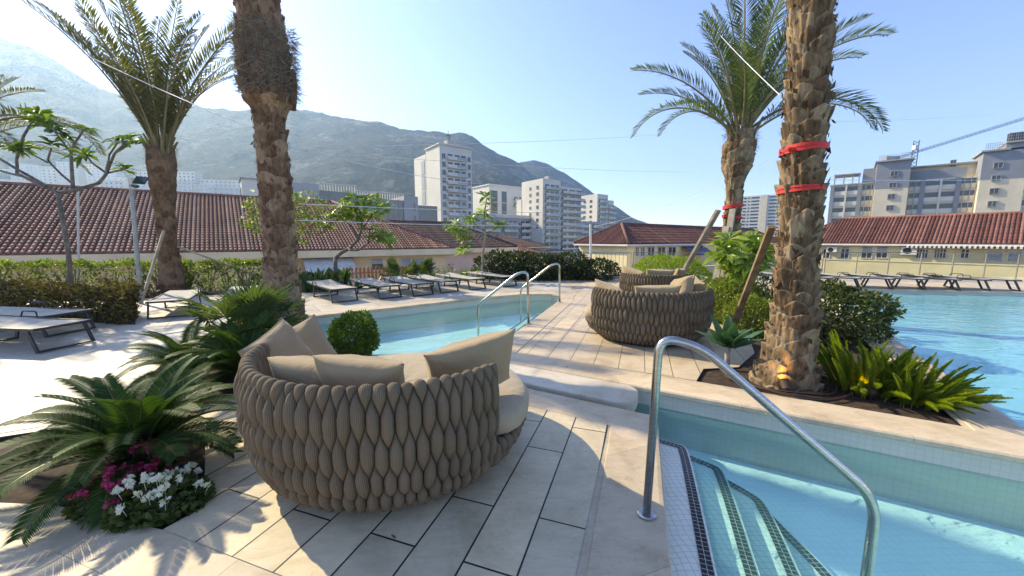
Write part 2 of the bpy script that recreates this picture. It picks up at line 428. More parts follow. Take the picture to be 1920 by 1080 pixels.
outer = [(-40, -8), (30, -8), (42, 13.2), (22, 14.9), (8.2, 16.2), (.5, 16.4), (-6.2, 13.6), (-26, 9.6), (-40, 7)]
def inside(p, poly):
    c = False; n = len(poly)
    for i in range(n):
        (x1, y1), (x2, y2) = poly[i], poly[(i + 1) % n]
        if (y1 > p[1]) != (y2 > p[1]) and p[0] < (x2 - x1) * (p[1] - y1) / (y2 - y1) + x1: c = not c
    return c
def holed(outer, holes, z=0.0):
    from mathutils.geometry import delaunay_2d_cdt
    loops = [outer] + holes; V = []; E_ = []
    for l in loops:
        o = len(V); V += [Vector((p[0], p[1])) for p in l]; E_ += [(o + i, o + (i + 1) % len(l)) for i in range(len(l))]
    vs, es, fs, *_ = delaunay_2d_cdt(V, E_, [], 0, 1e-6)
    mb = MB(); mb.v = [(p.x, p.y, z) for p in vs]
    for t in fs:
        c = sum((vs[i] for i in t), Vector((0, 0))) / len(t)
        if not inside(c, outer) or any(inside(c, h) for h in holes): continue
        a, b, d = (vs[i] for i in t[:3])
        cr = (b.x - a.x) * (d.y - a.y) - (b.y - a.y) * (d.x - a.x)
        mb.f.append(list(t) if cr > 0 else list(t)[::-1]); mb.m.append(0)
    return mb
terr = holed(outer, [water_poly, bed1, bed2, bedR])
n_ = len(outer)
for i in range(n_):                                # outer retaining face of the raised terrace
    a, b = outer[i], outer[(i + 1) % n_]
    terr.add([(a[0], a[1], -3.2), (b[0], b[1], -3.2), (b[0], b[1], 0), (a[0], a[1], 0)], [(0, 1, 2, 3)])
struct('terrace', terr, M['travertine'])
for nm, pl in (('planter_soil', bed1), ('planter_soil', bed2), ('planter_soil', bedR)):
    mb = MB(); cx = sum(p[0] for p in pl) / len(pl); cy = sum(p[1] for p in pl) / len(pl)
    ring = [[(cx + (x - cx) * s, cy + (y - cy) * s) for x, y in pl] for s in (1.0, .97, .8, .5, .2)]
    zs = (-.03, -.028, -.015, -.008, -.006)
    for r_, z in zip(ring, zs): mb.v += [(x, y, z + R.uniform(-.006, .006)) for x, y in r_]
    n = len(pl)
    for k in range(4):
        for i in range(n):
            mb.f.append([k * n + i, k * n + (i + 1) % n, (k + 1) * n + (i + 1) % n, (k + 1) * n + i]); mb.m.append(0)
    mb.f.append([4 * n + i for i in range(n)]); mb.m.append(0)
    struct(nm, mb, M['soil'])
    mb = MB()                                       # planter edge trim
    for i in range(n):
        a, b = pl[i], pl[(i + 1) % n]
        mb.add([(a[0], a[1], -.08), (b[0], b[1], -.08), (b[0], b[1], 0), (a[0], a[1], 0)], [(0, 1, 2, 3)])
    struct('planter_edging', mb, M['frame'])
# soil strips of the left planting beds, on the paving
for pl in ([(-26, 7.9), (-10.2, 7.3), (-6.95, 6.75), (-8.0, 7.75), (-12, 8.6), (-26, 9.2)], [(-26, 9.55), (-9.6, 9.9), (-4.6, 12.7), (-1, 14.7), (4.6, 15.1), (7.6, 15.5), (8.1, 16.1), (.5, 16.3), (-6.2, 13.5), (-26, 9.58)]):
    mb = MB(); mb.prism(pl, .004, .03); struct('planting_bed', mb, M['soil'])

def sheet(name, poly, z, m): 
    mb = MB(); mb.v = [(x, y, z) for x, y in poly]
    a = sum(poly[i][0] * poly[(i + 1) % len(poly)][1] - poly[(i + 1) % len(poly)][0] * poly[i][1] for i in range(len(poly)))
    f = list(range(len(poly))); mb.f = [f if a > 0 else f[::-1]]; mb.m = [0]
    return struct(name, mb, m)
def inner_y(x): return 3.0 - .563 * (x - .82)
sheet('plank_paving', [(-1.88, 1.83), (.142, 1.132), (.82, 3.0), (-1.55, inner_y(-1.55)), (-1.62, 4.28), (-2.66, 3.62), (-3.3, 3.6), (-3.62, 3.08), (-3.3, 3.15), (-2.40, 2.75), (-1.80, 2.0)], .004, M['plank'])
sheet('plank_paving_far', [(.12, far_y(.12) + .44), (2.04, 3.97), (2.32, 4.36), (2.78, 4.42), (3.35, 5.0), (4.75, 7.6), (6.3, 10.4), (7.6, 10.1), (9.3, 12.6), (8.4, 14.4), (2.0, 14.4), (1.75, 10.3), (1.55, 9.35)], .004, M['plank2'])
sheet('pale_paving', [(-3.85, 7.95), (-2.85, 8.95), (-1.0, 10.4), (.2, 11.1), (1.75, 11.15), (2.0, 14.4), (-.9, 14.6), (-4.55, 12.6), (-9.6, 9.85), (-26, 9.5), (-26, 9.25), (-12, 8.65), (-7.95, 7.8), (-6.9, 6.72), (-10.2, 7.25), (-26, 7.85), (-26, 2.2), (-4.2, 2.3), (-4.2, 2.8), (-3.66, 3.1), (-3.36, 3.56), (-4.15, 4.0), (-5.05, 5.6), (-4.8, 7.06), (-4.5, 7.1), (-4.5, 7.6)], .004, M['pale'])

# coping ring, mitred round the pool edge
def offset(poly, d):
    n = len(poly); out = []
    ar = sum(poly[i][0] * poly[(i + 1) % n][1] - poly[(i + 1) % n][0] * poly[i][1] for i in range(n))
    sg = 1 if ar > 0 else -1
    for i in range(n):
        p0, p, p1 = (Vector(poly[(i + k) % n]) for k in (-1, 0, 1))
        a = (p - p0).normalized(); b = (p1 - p).normalized()
        na = Vector((a.y, -a.x)) * sg; nb = Vector((b.y, -b.x)) * sg
        m = (na + nb); m = m / max(.35, m.length_squared / 2) if m.length > 1e-6 else na
        m = m.normalized() * min(2.2, 1 / max(.3, m.normalized().dot(na)))
        out.append(p + m * d)
    return out
prof = [(.345, .0), (.34, .008), (.0, .008), (-.022, .003), (-.032, -.012), (-.032, -.045), (-.02, -.055), (.0, -.055)]
rings = [offset(water_poly, d) for d, z in prof]
mb = MB(); mb.uv = []; n = len(water_poly)
for (d, z), r_ in zip(prof, rings): mb.v += [(p.x, p.y, z) for p in r_]
acc = [0]
for i in range(n): acc.append(acc[-1] + (Vector(water_poly[(i + 1) % n]) - Vector(water_poly[i])).length)
for k in range(len(prof) - 1):
    for i in range(n):
        j = (i + 1) % n
        mb.f.append([k * n + i, k * n + j, (k + 1) * n + j, (k + 1) * n + i]); mb.m.append(0)
        d0, d1 = prof[k][0] + k * .02, prof[k + 1][0] + (k + 1) * .02
        mb.uv.append([(acc[i], 1 + d0), (acc[i + 1], 1 + d0), (acc[i + 1], 1 + d1), (acc[i], 1 + d1)])
o = struct('pool_coping', mb, M['coping'])
# pool walls
mb = MB(); mb.uv = []
for i in range(n):
    a, b = water_poly[i], water_poly[(i + 1) % n]
    mb.add([(a[0], a[1], -1.4), (b[0], b[1], -1.4), (b[0], b[1], -.05), (a[0], a[1], -.05)], [(3, 2, 1, 0)])
    mb.uv.append([(acc[i], -.05), (acc[i + 1], -.05), (acc[i + 1], -1.4), (acc[i], -1.4)])
struct('pool_wall', mb, M['wallmosaic'])
E1 = TIP; E2 = Vector((16.5, TIP.y - .3 * 12.6))
low = [water_poly[i] for i in (0, 1, 2, 3)] + [(9.0, -2.6), tuple(TIP)] + [water_poly[i] for i in range(9, n)]
big = [tuple(TIP), (9.0, -2.6)] + [water_poly[i] for i in range(4, 8)]
mb = MB(); q = holed(low, [], -.58); struct('pool_floor', q, M['floormosaic'])
q = holed(big, [], -1.25); q.add([(TIP.x, TIP.y, -1.25), (9.0, -2.6, -1.25), (9.0, -2.6, -.58), (TIP.x, TIP.y, -.58)], [(0, 1, 2, 3)])
struct('pool_floor_deep', q, M['floormosaic'])
struct('pool_water', holed(low, [], -.20), M['water'])
struct('pool_water_deep', holed(big, [], -.12), M['deepwater'])

# pool steps
def path3(px, z): return [Vector(G(x, y, z)) for x, y in px]
def smooth2(P, it=2):
    for _ in range(it):
        Q = [P[0]]
        for a, b in zip(P, P[1:]): Q += [a * .75 + b * .25, a * .25 + b * .75]
        P = Q + [P[-1]]
    return P
def step_set(nm, paths, zs, closers, mats):
    for k, (P, z, cl) in enumerate(zip(paths, zs, closers)):
        poly = P + cl
        mb = MB(); mb.prism([tuple(p) for p in poly], -.58 + .002 * k, z, 0, True, False)
        mb.m[-1] = 1
        struct(nm, mb, [M['stepface'], mats])
        # dark edge band: inset strip along the nosing
        L = []
        for i, p in enumerate(P):
            t = (P[min(i + 1, len(P) - 1)] - P[max(i - 1, 0)]).normalized()
            L.append(Vector((t.y, -t.x)))
        inn = 1 if (sum((p.x for p in cl)) / len(cl) - P[len(P) // 2].x) * L[len(P) // 2].x > 0 else -1
        mb = MB(); mb.uv = []; ln = 0
        for i in range(len(P) - 1):
            a, b = P[i], P[i + 1]; l1 = ln + (b - a).length
            q = [a + L[i] * inn * .012, b + L[i + 1] * inn * .012, b + L[i + 1] * inn * .078, a + L[i] * inn * .078]
            vs = [(p.x, p.y, z + .004) for p in q]
            up = (Vector(vs[1]) - Vector(vs[0])).cross(Vector(vs[2]) - Vector(vs[0])).z > 0
            mb.add(vs, [(0, 1, 2, 3) if up else (3, 2, 1, 0)])
            u = [(ln, 0), (l1, 0), (l1, .066), (ln, .066)]
            mb.uv.append(u if up else u[::-1]); ln = l1
        struct(nm + '_edge', mb, M['blackmosaic'])
ZS = (-.185, -.275, -.365, -.455)
pxs = ([(1236, 822), (1268, 831), (1284, 836), (1292, 848), (1312, 930), (1345, 1080)],
       [(1290, 852), (1342, 872), (1354, 880), (1362, 894), (1390, 970), (1425, 1080)],
       [(1360, 896), (1412, 925), (1428, 936), (1441, 952), (1468, 1005), (1502, 1080)],
       [(1440, 955), (1480, 997), (1520, 1035), (1563, 1080), (1610, 1135), (1650, 1190)])
paths, closers = [], []
for k, (p, z) in enumerate(zip(pxs, ZS)):
    P = path3(p, z)
    d = (P[-1] - P[-2]).normalized(); P.append(P[-1] - VH * 1.6)
    P = smooth2(P, 2)
    s0 = P[0]; tA = (s0 - A_).dot(VH)
    w = A_ + VH * min(-.02, tA); w2 = A_ - VH * 3.2
    off = UH * .002
    P = [w + off] + P if k else P
    closers.append([w2 + off] if k else [w2 + off, A_ + VH * min(-.02, (P[0] - A_).dot(VH)) + off])
    paths.append(P)
step_set('pool_step', paths, ZS, closers, M['stepmosaic'])
# submerged steps on the right side of the round pool
c0 = Vector((.35, 6.9)); paths = []; closers = []
for k in range(3):
    o1 = .28 * (k + 1)
    e0, e1 = c0 - VH * .25 - UH * o1 + UH * .03, Vector((1.18, 9.3)) - UH * o1
    paths.append([e0, e1]); closers.append([Vector((1.16, 9.27)), c0 - VH * .25])
step_set('pool_step_far', paths, (-.28, -.36, -.44), closers, M['stepmosaic'])

# stepping slab across the channel
def slab():
    a = Vector((-.25, (near_y(-.25) + far_y(-.25)) / 2 + .075)); L = 1.56; hw = .25
    P = []
    for cx, sgn in ((L, 1), (0, -1)):
        for k in range(9):
            q = rad(-90 + 22.5 * k) if sgn > 0 else rad(90 + 22.5 * k)
            rr = .17
            sx = cx - sgn * .02 if False else cx
            P.append((sx + math.cos(q) * rr * 1.0 - sgn * 0 if True else 0, math.sin(q) * (rr) + (hw - rr) * (1 if math.sin(q) > 0 else -1 if math.sin(q) < 0 else 0)))
    ang = math.atan2(D1.y, D1.x)
    mb = MB(); n = len(P)
    lay = [(1.0, -.135), (1.0, -.03), (.985, -.013), (.955, -.006)]
    for s, z in lay:
        ins = (1 - s) * .25
        for x, y in P:
            cx = max(0, min(L, x)); v = Vector((x - cx, y)); l = v.length
            v = v * ((l - ins) / l) if l > 0 else v
            w = Vector((cx, 0)) + v
            mb.v.append((a.x + w.x * math.cos(ang) - w.y * math.sin(ang), a.y + w.x * math.sin(ang) + w.y * math.cos(ang), z))
    for k in range(len(lay) - 1):
        for i in range(n): mb.f.append([k * n + i, k * n + (i + 1) % n, (k + 1) * n + (i + 1) % n, (k + 1) * n + i]); mb.m.append(0)
    mb.f.append([(len(lay) - 1) * n + i for i in range(n)]); mb.m.append(0)
    mb.f.append([i for i in range(n)][::-1]); mb.m.append(0)
    t = thing('stepping_slab', 'pale stone slab with rounded end bridging the narrow pool channel', 'stone slab', (a.x, a.y, 0))
    part('slab', mb, M['slabstone'], t, False, True)
    s = MB()
    c, e = a + D1 * .35, a + D1 * 1.45
    for p in (c, e): s.box((p.x, p.y, -.357), (.25, .3, .44), ang)
    part('support', s, M['wallmosaic'], t, False, True)
M['slabstone'] = stone('slab_stone', (.64, .555, .44), (.54, .465, .37))
slab()

# ------------------------------------------------------------------ street level, hills, sky, haze
mb = MB(); mb.prism([(-6000, -6000), (6000, -6000), (6000, 6000), (-6000, 6000)], -3.6, -3.2, 0, True, False)
struct('ground', mb, M['asphalt'])
def fbm(x, y, s, o=5):
    v = np.zeros_like(x); a = 1.0
    rng = np.random.RandomState(s)
    for k in range(o):
        for _ in range(3):
            th = rng.uniform(0, 6.28); ph = rng.uniform(0, 6.28); f = 2 ** k * rng.uniform(.8, 1.25)
            v += a / 3 * np.sin(f * (x * math.cos(th) + y * math.sin(th)) + ph + 1.1 * np.sin(f * .7 * (y * math.cos(th) - x * math.sin(th)) + ph * 2))
        a *= .52
    return v
def hill(nm, prof, D0, D1_, seed, rough):
    xs = np.array([p[0] for p in prof], float); ys = np.array([p[1] for p in prof], float)
    nb, nr = 760, 120; rng_ = np.random.RandomState(seed)
    px = np.linspace(xs[0], xs[-1], nb); py = np.interp(px, xs, ys)
    t = np.linspace(0, 1.35, nr)
    v = (540 - py) / F; dx = (px - 960) / F; dy = CP + SP * v; dz = -SP + CP * v
    ridge = dz / dy * D1_ + H                         # ridge height at that bearing
    T, B = np.meshgrid(t, np.arange(nb), indexing='ij')
    Y = D0 + (D1_ - D0) * T; X = (dx / dy)[B] * Y
    up = np.where(T < 1, (np.clip(T, 0, 1)) ** 1.12 * (.78 + .22 * T), 1 - (T - 1) * 1.3)
    Z = -3.2 + (ridge[B] + 3.2) * up
    nz = fbm(X / 170, Y / 170, seed) * rough * np.sin(np.pi * np.clip(T / 1.02, 0, 1)) + fbm(X / 30, Y / 30, seed + 1, 5) * rough * .22 * np.clip(T * 4, 0, 1) + rng_.normal(0, 1, X.shape) * rough * .018
    Z = np.maximum(Z + nz, -3.3)
    mb = MB(); mb.v = np.stack([X.ravel(), Y.ravel(), Z.ravel()], 1).tolist()
    i = np.arange(nr - 1)[:, None] * nb + np.arange(nb - 1)[None, :]
    mb.f = np.stack([i, i + 1, i + nb + 1, i + nb], -1).reshape(-1, 4).tolist(); mb.m = [0] * len(mb.f)
    return struct(nm, mb, M['hill'], smooth=True)
hill('hill', [(-700, 60), (-300, 40), (-120, 42), (0, 70), (60, 88), (130, 130), (180, 163), (250, 183), (330, 196), (400, 204), (440, 207), (500, 204), (545, 200), (575, 207), (640, 216), (700, 229), (760, 240), (800, 246), (860, 249), (885, 256), (900, 263), (940, 288), (975, 310), (1000, 330), (1080, 370), (1140, 410), (1180, 449)], 420, 1150, 3, 26)
hill('hill_far', [(860, 330), (920, 325), (960, 311), (978, 303), (1000, 300), (1022, 305), (1060, 325), (1100, 352), (1150, 386), (1185, 407), (1215, 420), (1280, 440), (1340, 449)], 800, 1500, 11, 18)

HAZE = 0.00026
k = N('haze_air')
pv = k.new('VolumePrincipled'); pv.inputs['Color'].default_value = (.48, .71, 1, 1); pv.inputs['Density'].default_value = HAZE; pv.inputs['Anisotropy'].default_value = .55
k.l.new(pv.outputs[0], k.out.inputs['Volume'])
hz = struct('haze', MB().box((100, 900, 248), (4400, 3400, 505)), k.m, 'stuff')

SUN_AZ, SUN_EL = rad(-58), rad(34)                 # azimuth from +Y, positive to the right
w = bpy.data.worlds.new('World'); sc.world = w; w.use_nodes = True
nt = w.node_tree; nt.nodes.clear()
sky = nt.nodes.new('ShaderNodeTexSky'); sky.sky_type = 'NISHITA'; sky.sun_disc = False
sky.sun_elevation = SUN_EL; sky.sun_rotation = SUN_AZ
sky.air_density = 1.0; sky.dust_density = .25; sky.ozone_density = 2.6; sky.altitude = 0
bg = nt.nodes.new('ShaderNodeBackground'); bg.inputs['Strength'].default_value = .15
wo = nt.nodes.new('ShaderNodeOutputWorld')
tn = nt.nodes.new('ShaderNodeMix'); tn.data_type = 'RGBA'; tn.blend_type = 'MULTIPLY'; tn.inputs[0].default_value = 1; tn.inputs[7].default_value = (.69, .695, .97, 1)
nt.links.new(sky.outputs[0], tn.inputs[6]); nt.links.new(tn.outputs[2], bg.inputs[0]); nt.links.new(bg.outputs[0], wo.inputs[0])
sd = Vector((math.sin(SUN_AZ) * math.cos(SUN_EL), math.cos(SUN_AZ) * math.cos(SUN_EL), math.sin(SUN_EL)))
L = bpy.data.lights.new('sun', 'SUN'); L.energy = 3.0; L.angle = rad(.53); L.color = (1, .94, .84)
lo = bpy.data.objects.new('sun', L); COL.objects.link(lo); lo.rotation_euler = sd.to_track_quat('Z', 'Y').to_euler(); lo.location = (-20, 10, 30)
cam = bpy.data.cameras.new('camera'); cam.sensor_width = 36; cam.lens = 36 * F / 1920; cam.clip_end = 20000; cam.clip_start = .05
co = bpy.data.objects.new('camera', cam); COL.objects.link(co); co.location = (0, 0, H); co.rotation_euler = (math.pi / 2 - PIT, 0, 0)
sc.camera = co
sc.view_settings.view_transform = 'Standard'; sc.view_settings.look = 'None'; sc.view_settings.exposure = 1.42; sc.view_settings.gamma = 1
sc.view_settings.use_white_balance = True; sc.view_settings.white_balance_temperature = 8700; sc.view_settings.white_balance_tint = 2
sc.cycles.use_denoising = True
sc.cycles.transparent_max_bounces = 16
sc.cycles.max_bounces = 8; sc.cycles.volume_bounces = 1
# ------------------------------------------------------------------ woven daybeds
def resample(pts, n):
    P = np.array(pts, float)
    # Catmull-Rom smoothing
    Q = []
    for i in range(len(P) - 1):
        p0, p1, p2, p3 = P[max(i - 1, 0)], P[i], P[i + 1], P[min(i + 2, len(P) - 1)]
        for t in np.linspace(0, 1, 12, endpoint=False):
            Q.append(.5 * ((2 * p1) + (p2 - p0) * t + (2 * p0 - 5 * p1 + 4 * p2 - p3) * t * t + (3 * p1 - p0 - 3 * p2 + p3) * t ** 3))
    Q.append(P[-1]); Q = np.array(Q)
    s = np.concatenate([[0], np.cumsum(np.linalg.norm(np.diff(Q, axis=0), axis=1))])
    u = np.linspace(0, s[-1], n)
    return np.stack([np.interp(u, s, Q[:, 0]), np.interp(u, s, Q[:, 1])], 1), u
def weave(profile, th0, th1, nstr, nv, amp, seed, endround=.06, per=9):
    """padded rope woven over a shell: every strand swells and pinches in turn, its neighbours half a step later"""
    rng = np.random.RandomState(seed)
    P, s = resample(profile, nv)
    T = np.gradient(P, axis=0); T /= np.linalg.norm(T, axis=1)[:, None]
    Nn = np.stack([T[:, 1], -T[:, 0]], 1)            # outward normal of the profile (r, z)
    L = np.interp(s, [0, .2, .45, .75, 1.0, 1.6], [.20, .255, .34, .40, .41, .41])
    phi = np.concatenate([[0], np.cumsum(2 * np.pi * np.diff(s) / L[1:])])
    it = int(np.argmax(P[:, 1])); phi = phi - phi[it] if P[it, 1] > .5 else phi
    # boundaries between strands, wavy
    nb = nstr + 1
    j1 = rng.uniform(-.11, .11, nb); ph = rng.uniform(-.38, .38, nb); am = .59 + rng.uniform(-.05, .07, nb)
    par = np.where(np.arange(nb) % 2 == 0, 1, -1)
    Bd = np.arange(nb)[:, None] + j1[:, None] + par[:, None] * np.clip(am[:, None] * np.cos(phi[None, :] + ph[:, None] + .25 * np.sin(phi[None, :] * .31 + np.arange(nb)[:, None] * .7)), -.5, .5)
    Bd[0] = 0; Bd[-1] = nstr
    V = []; UV = []
    tt = -np.cos(np.linspace(0, np.pi, per))          # samples across a strand, denser at its edges
    cols = []
    for i in range(nstr):
        lo, hi = Bd[i], Bd[i + 1]; w = np.maximum(hi - lo, .03)
        big = 1 + rng.uniform(-.1, .12)
        for q, t in enumerate(tt):
            u = lo + (t * .5 + .5) * w
            d = np.sqrt(np.maximum(0, 1 - t * t)) ** .9 * ((w / 1.7) ** .8) * amp * big
            cols.append((u, d, t))
    U = np.array([c[0] for c in cols]); D = np.array([c[1] for c in cols])
    th = th0 + (th1 - th0) * U / nstr
    sp = abs(th1 - th0) * 1.0
    e = np.minimum(np.abs(U), np.abs(nstr - U)) / nstr * sp      # distance to the shell's ends, radians
    e = np.clip(e / endround, 0, 1); cl = np.sqrt(np.maximum(.0, 1 - (1 - e) ** 2)) if endround > 0 else np.ones_like(e)
    mid = np.interp(P[:, 1], [0, .25, .5, .9], [.80, .90, .935, .935])[None, :]
    if P[it, 1] > .5:
        tap = np.interp(np.arange(nv), [it - 16, it - 3, it + 4, nv], [1, .75, .6, .4]); D = D * tap[None, :]
    r = P[None, :, 0] + Nn[None, :, 0] * (D - amp * .8)
    z = P[None, :, 1] + Nn[None, :, 1] * (D - amp * .8)
    if endround > 0: r = mid + (r - mid) * np.maximum(cl, .04)
    z = np.maximum(z, .012)
    X, Y = r * np.cos(th), r * np.sin(th)
    nc = len(cols)
    mb = MB(); mb.v = np.stack([X.ravel(), Y.ravel(), z.ravel()], 1).tolist(); mb.uv = []
    for c in range(nc - 1):
        for k in range(nv - 1):
            a, b = c * nv + k, (c + 1) * nv + k
            mb.f.append([a, b, b + 1, a + 1]); mb.m.append(0)
            u0, u1 = c / per * 1.0, (c + 1) / per * 1.0
            mb.uv.append([(u0, s[k]), (u1, s[k]), (u1, s[k + 1]), (u0, s[k + 1])])
    return mb
BACK = [(.70, .02), (.81, .05), (.905, .125), (.965, .25), (.995, .40), (1.003, .56), (1.0, .71), (.99, .772), (.955, .812), (.91, .80), (.885, .75), (.878, .60), (.875, .40), (.86, .30)]
BASE = [(.70, .02), (.81, .06), (.905, .135), (.955, .21), (.955, .265), (.92, .285), (.86, .28)]
DX = .975
def sc_prof(p): return [(r * DX, z * 1.02) for r, z in p]
daybed = thing('daybed', 'large round daybed of woven taupe rope, nearest to the viewer on the plank terrace', 'daybed', (-.845, 2.70, .004), 0, 'woven round daybeds')
bk = part('woven_back', weave(sc_prof(BACK), rad(-178), rad(-36), 68, 140, .041, 5), M['knit'], daybed, True)
bs = part('woven_base', weave(sc_prof(BASE), rad(-36), rad(182), 106, 44, .036, 6, 0), M['knit'], daybed, True)
def disc(r, z0, z1, n=72, bulge=.05, wob=.012, rng=None):
    mb = MB(); pr = [(.0, z0), (r - .06, z0), (r - .01, z0 + .03), (r + bulge * .7, z0 + (z1 - z0) * .35), (r + bulge * .8, z0 + (z1 - z0) * .6), (r + bulge * .2, z1 - .035), (r - .06, z1 - .008), (r - .2, z1), (r * .5, z1 + .012), (0, z1 + .015)]
    for k, (a, z) in enumerate(pr):
        for i in range(n):
            q = 2 * math.pi * i / n; ww = 1 + (wob * math.sin(5 * q + 1) * .4 if 1 < k < 8 else 0)
            mb.v.append((a * ww * math.cos(q), a * ww * math.sin(q), z + (.004 * math.sin(q * 7 + k) if k > 4 else 0)))
    for k in range(len(pr) - 1):
        for i in range(n): mb.f.append([k * n + i, k * n + (i + 1) % n, (k + 1) * n + (i + 1) % n, (k + 1) * n + i]); mb.m.append(0)
    return mb
# seat cushion: round, pushed forward out of the shell
def seat():
    mb = MB(); n = 96
    pr = [(0, .27), (.80, .27), (.93, .285), (.985, .33), (.99, .38), (.955, .425), (.88, .445), (.7, .455), (.35, .465), (0, .468)]
    for k, (a, z) in enumerate(pr):
        for i in range(n):
            q = 2 * math.pi * i / n
            dq = abs((math.degrees(q) + 360 - 73) % 360); dq = min(dq, 360 - dq)
            lim = .86 if dq > 107 else (.86 + .17 * min(1, (107 - dq) / 10))
            aa = min(a * .985, a / .99 * lim * .965)
            mb.v.append((aa * math.cos(q), aa * math.sin(q), z + .003 * math.sin(9 * q + 2 * k) * (k > 3)))
    for k in range(len(pr) - 1):
        for i in range(n): mb.f.append([k * n + i, k * n + (i + 1) % n, (k + 1) * n + (i + 1) % n, (k + 1) * n + i]); mb.m.append(0)
    return mb
part('seat_cushion', seat(), M['cushion'], daybed, True)
mb = MB(); mb.tube([(0, 0, .0), (0, 0, .03)], .72, 40); part('plinth', mb, M['black'], daybed)
d2 = copy_tree(daybed); d2.location = (2.17, 6.0, .004); d2.rotation_euler = (0, 0, rad(12)); d2['label'] = 'round daybed of woven taupe rope between the two pools, just behind the white agave stem'
d3 = copy_tree(daybed); d3.location = (3.48, 9.2, .004); d3.rotation_euler = (0, 0, rad(10)); d3.scale = (.93, .93, .93); d3['label'] = 'farthest woven round daybed, in front of the lime green bush'

def pillow_mesh(w, h, t, seed, m=None):
    rng = np.random.RandomState(seed); n = 33
    u = np.linspace(-1, 1, n); A, B = np.meshgrid(u, u, indexing='ij')
    pin = lambda a, b: 1 - .10 * (1 - np.abs(a)) * 1.0 * (np.abs(b) ** 3) * 1.2
    X = A * w / 2 * pin(B * 0 + B, A) ; Y = B * h / 2 * pin(A, B)
    X = A * w / 2 * (1 - .085 * (1 - B ** 2) * np.abs(A) ** 2); Y = B * h / 2 * (1 - .085 * (1 - A ** 2) * np.abs(B) ** 2)
    Zt = t / 2 * np.maximum(0, (1 - np.abs(A) ** 2.6)) ** .5 * np.maximum(0, (1 - np.abs(B) ** 2.6)) ** .5
    wr = fbm(A * 2.2 + seed, B * 2.2, seed, 3) * .016 + .014 * np.sin((np.abs(A) - np.abs(B)) * 9 + rng.uniform(0, 6)) * (np.abs(A * B)) ** .5
    edge = (1 - np.abs(A) ** 6) * (1 - np.abs(B) ** 6)
    sag = fbm(A * 1.1, B * 1.1, seed + 9, 2) * .018
    mb = MB()
    top = np.stack([X, Y, Zt + wr * edge + sag + .004 * (edge > 0)], -1).reshape(-1, 3); bot = np.stack([X, Y, -Zt + wr * edge * .4 + sag], -1).reshape(-1, 3)
    mb.v = top.tolist() + bot.tolist()
    for i in range(n - 1):
        for j in range(n - 1):
            a = i * n + j
            mb.f.append([a, a + n, a + n + 1, a + 1]); b = a + n * n
            mb.f.append([b, b + 1, b + n + 1, b + n])
    o = n * n
    for i in range(n - 1):
        for a, b in ((i, i + 1), ((n - 1) * n + i + 1, (n - 1) * n + i), ((i + 1) * n, i * n), (i * n + n - 1, (i + 1) * n + n - 1)):
            mb.f.append([a, b, b + o, a + o])
    mb.m = [0] * len(mb.f)
    me = mb.mesh('pillow', m or M['pillow'], True)
    return me
def pillow(me, label, c, face, up, roll=0, group='taupe pillows on the daybeds'):
    """face: direction its front looks; up: its upper edge"""
    f = Vector(face).normalized(); u = Vector(up); u = (u - f * u.dot(f)).normalized(); x = u.cross(f)
    Mx = Matrix((x, u, f)).transposed()
    o = link('pillow', me, None, c); o.rotation_euler = (Mx @ Matrix.Rotation(roll, 3, 'Z')).to_euler()
    o.scale = (1, 1, 1)
    return tag(o, label, 'pillow', group)
pm = [pillow_mesh(.54, .54, .22, 3), pillow_mesh(.44, .44, .23, 8), pillow_mesh(.52, .42, .22, 12), pillow_mesh(.64, .48, .21, 21)]
dc = Vector((-.845, 2.70, 0))
def pol(a, r, z, c=dc): return (c.x + r * math.cos(rad(a)), c.y + r * math.sin(rad(a)), z)
pillow(pm[0], 'big square taupe pillow standing upright at the left of the nearest daybed', at(563, 664, 3.2), (.48, -.80, .42), (.1, .1, 1), rad(32))
pillow(pm[1], 'plump taupe pillow leaning in front of the big square one at the left end', at(527, 668, 2.72), (.88, -.30, .36), (.1, .1, 1), rad(30))
pillow(pm[2], 'taupe pillow half sunk behind the middle of the nearest woven back', at(597, 722, 2.18), (.20, .85, .45), (0, -.2, 1), rad(-3))
pillow(pm[2], 'taupe pillow wedged against the nearest woven back, right of the sunken one', at(684, 722, 2.10), (.08, .85, .45), (0, -.2, 1), rad(4))
pillow(pm[3], 'wide taupe pillow tilted up over the right end of the nearest daybed', at(884, 690, 2.42), (-.50, .80, .45), (0, 0, 1), rad(-9))
c2 = Vector(d2.location)
for lab, a, r_, z, fa, me, ro in (('taupe pillow at the left end of the middle daybed, showing as a thin wedge', 205, .70, .66, None, 3, 16), ('long taupe pillow along the middle of the middle daybed', 262, .70, .70, None, 3, -2),
                             ('sunlit taupe pillow standing upright in the right corner of the middle daybed', 312, .55, .80, (-.75, -.1, .4), 1, 20), ('taupe pillow leaning on the right end of the middle daybed', 335, .68, .76, (-.8, .1, .35), 1, -8)):
    p = pol(a, r_, z, c2); f = fa or (-math.cos(rad(a)), -math.sin(rad(a)), .5)
    pillow(pm[me], lab, p, f, (0, 0, 1), rad(ro))
c3 = Vector(d3.location)
for lab, a, r_, z, me, ro in (('taupe pillow at the left end of the farthest daybed', 208, .62, .66, 3, 12), ('taupe pillow in the middle of the farthest daybed', 262, .62, .67, 3, 2), ('paler taupe pillow at the right end of the farthest daybed', 312, .60, .70, 1, 5)):
    pillow(pm[me], lab, pol(a, r_, z, c3), (-math.cos(rad(a)), -math.sin(rad(a)), .5), (0, 0, 1), rad(ro))

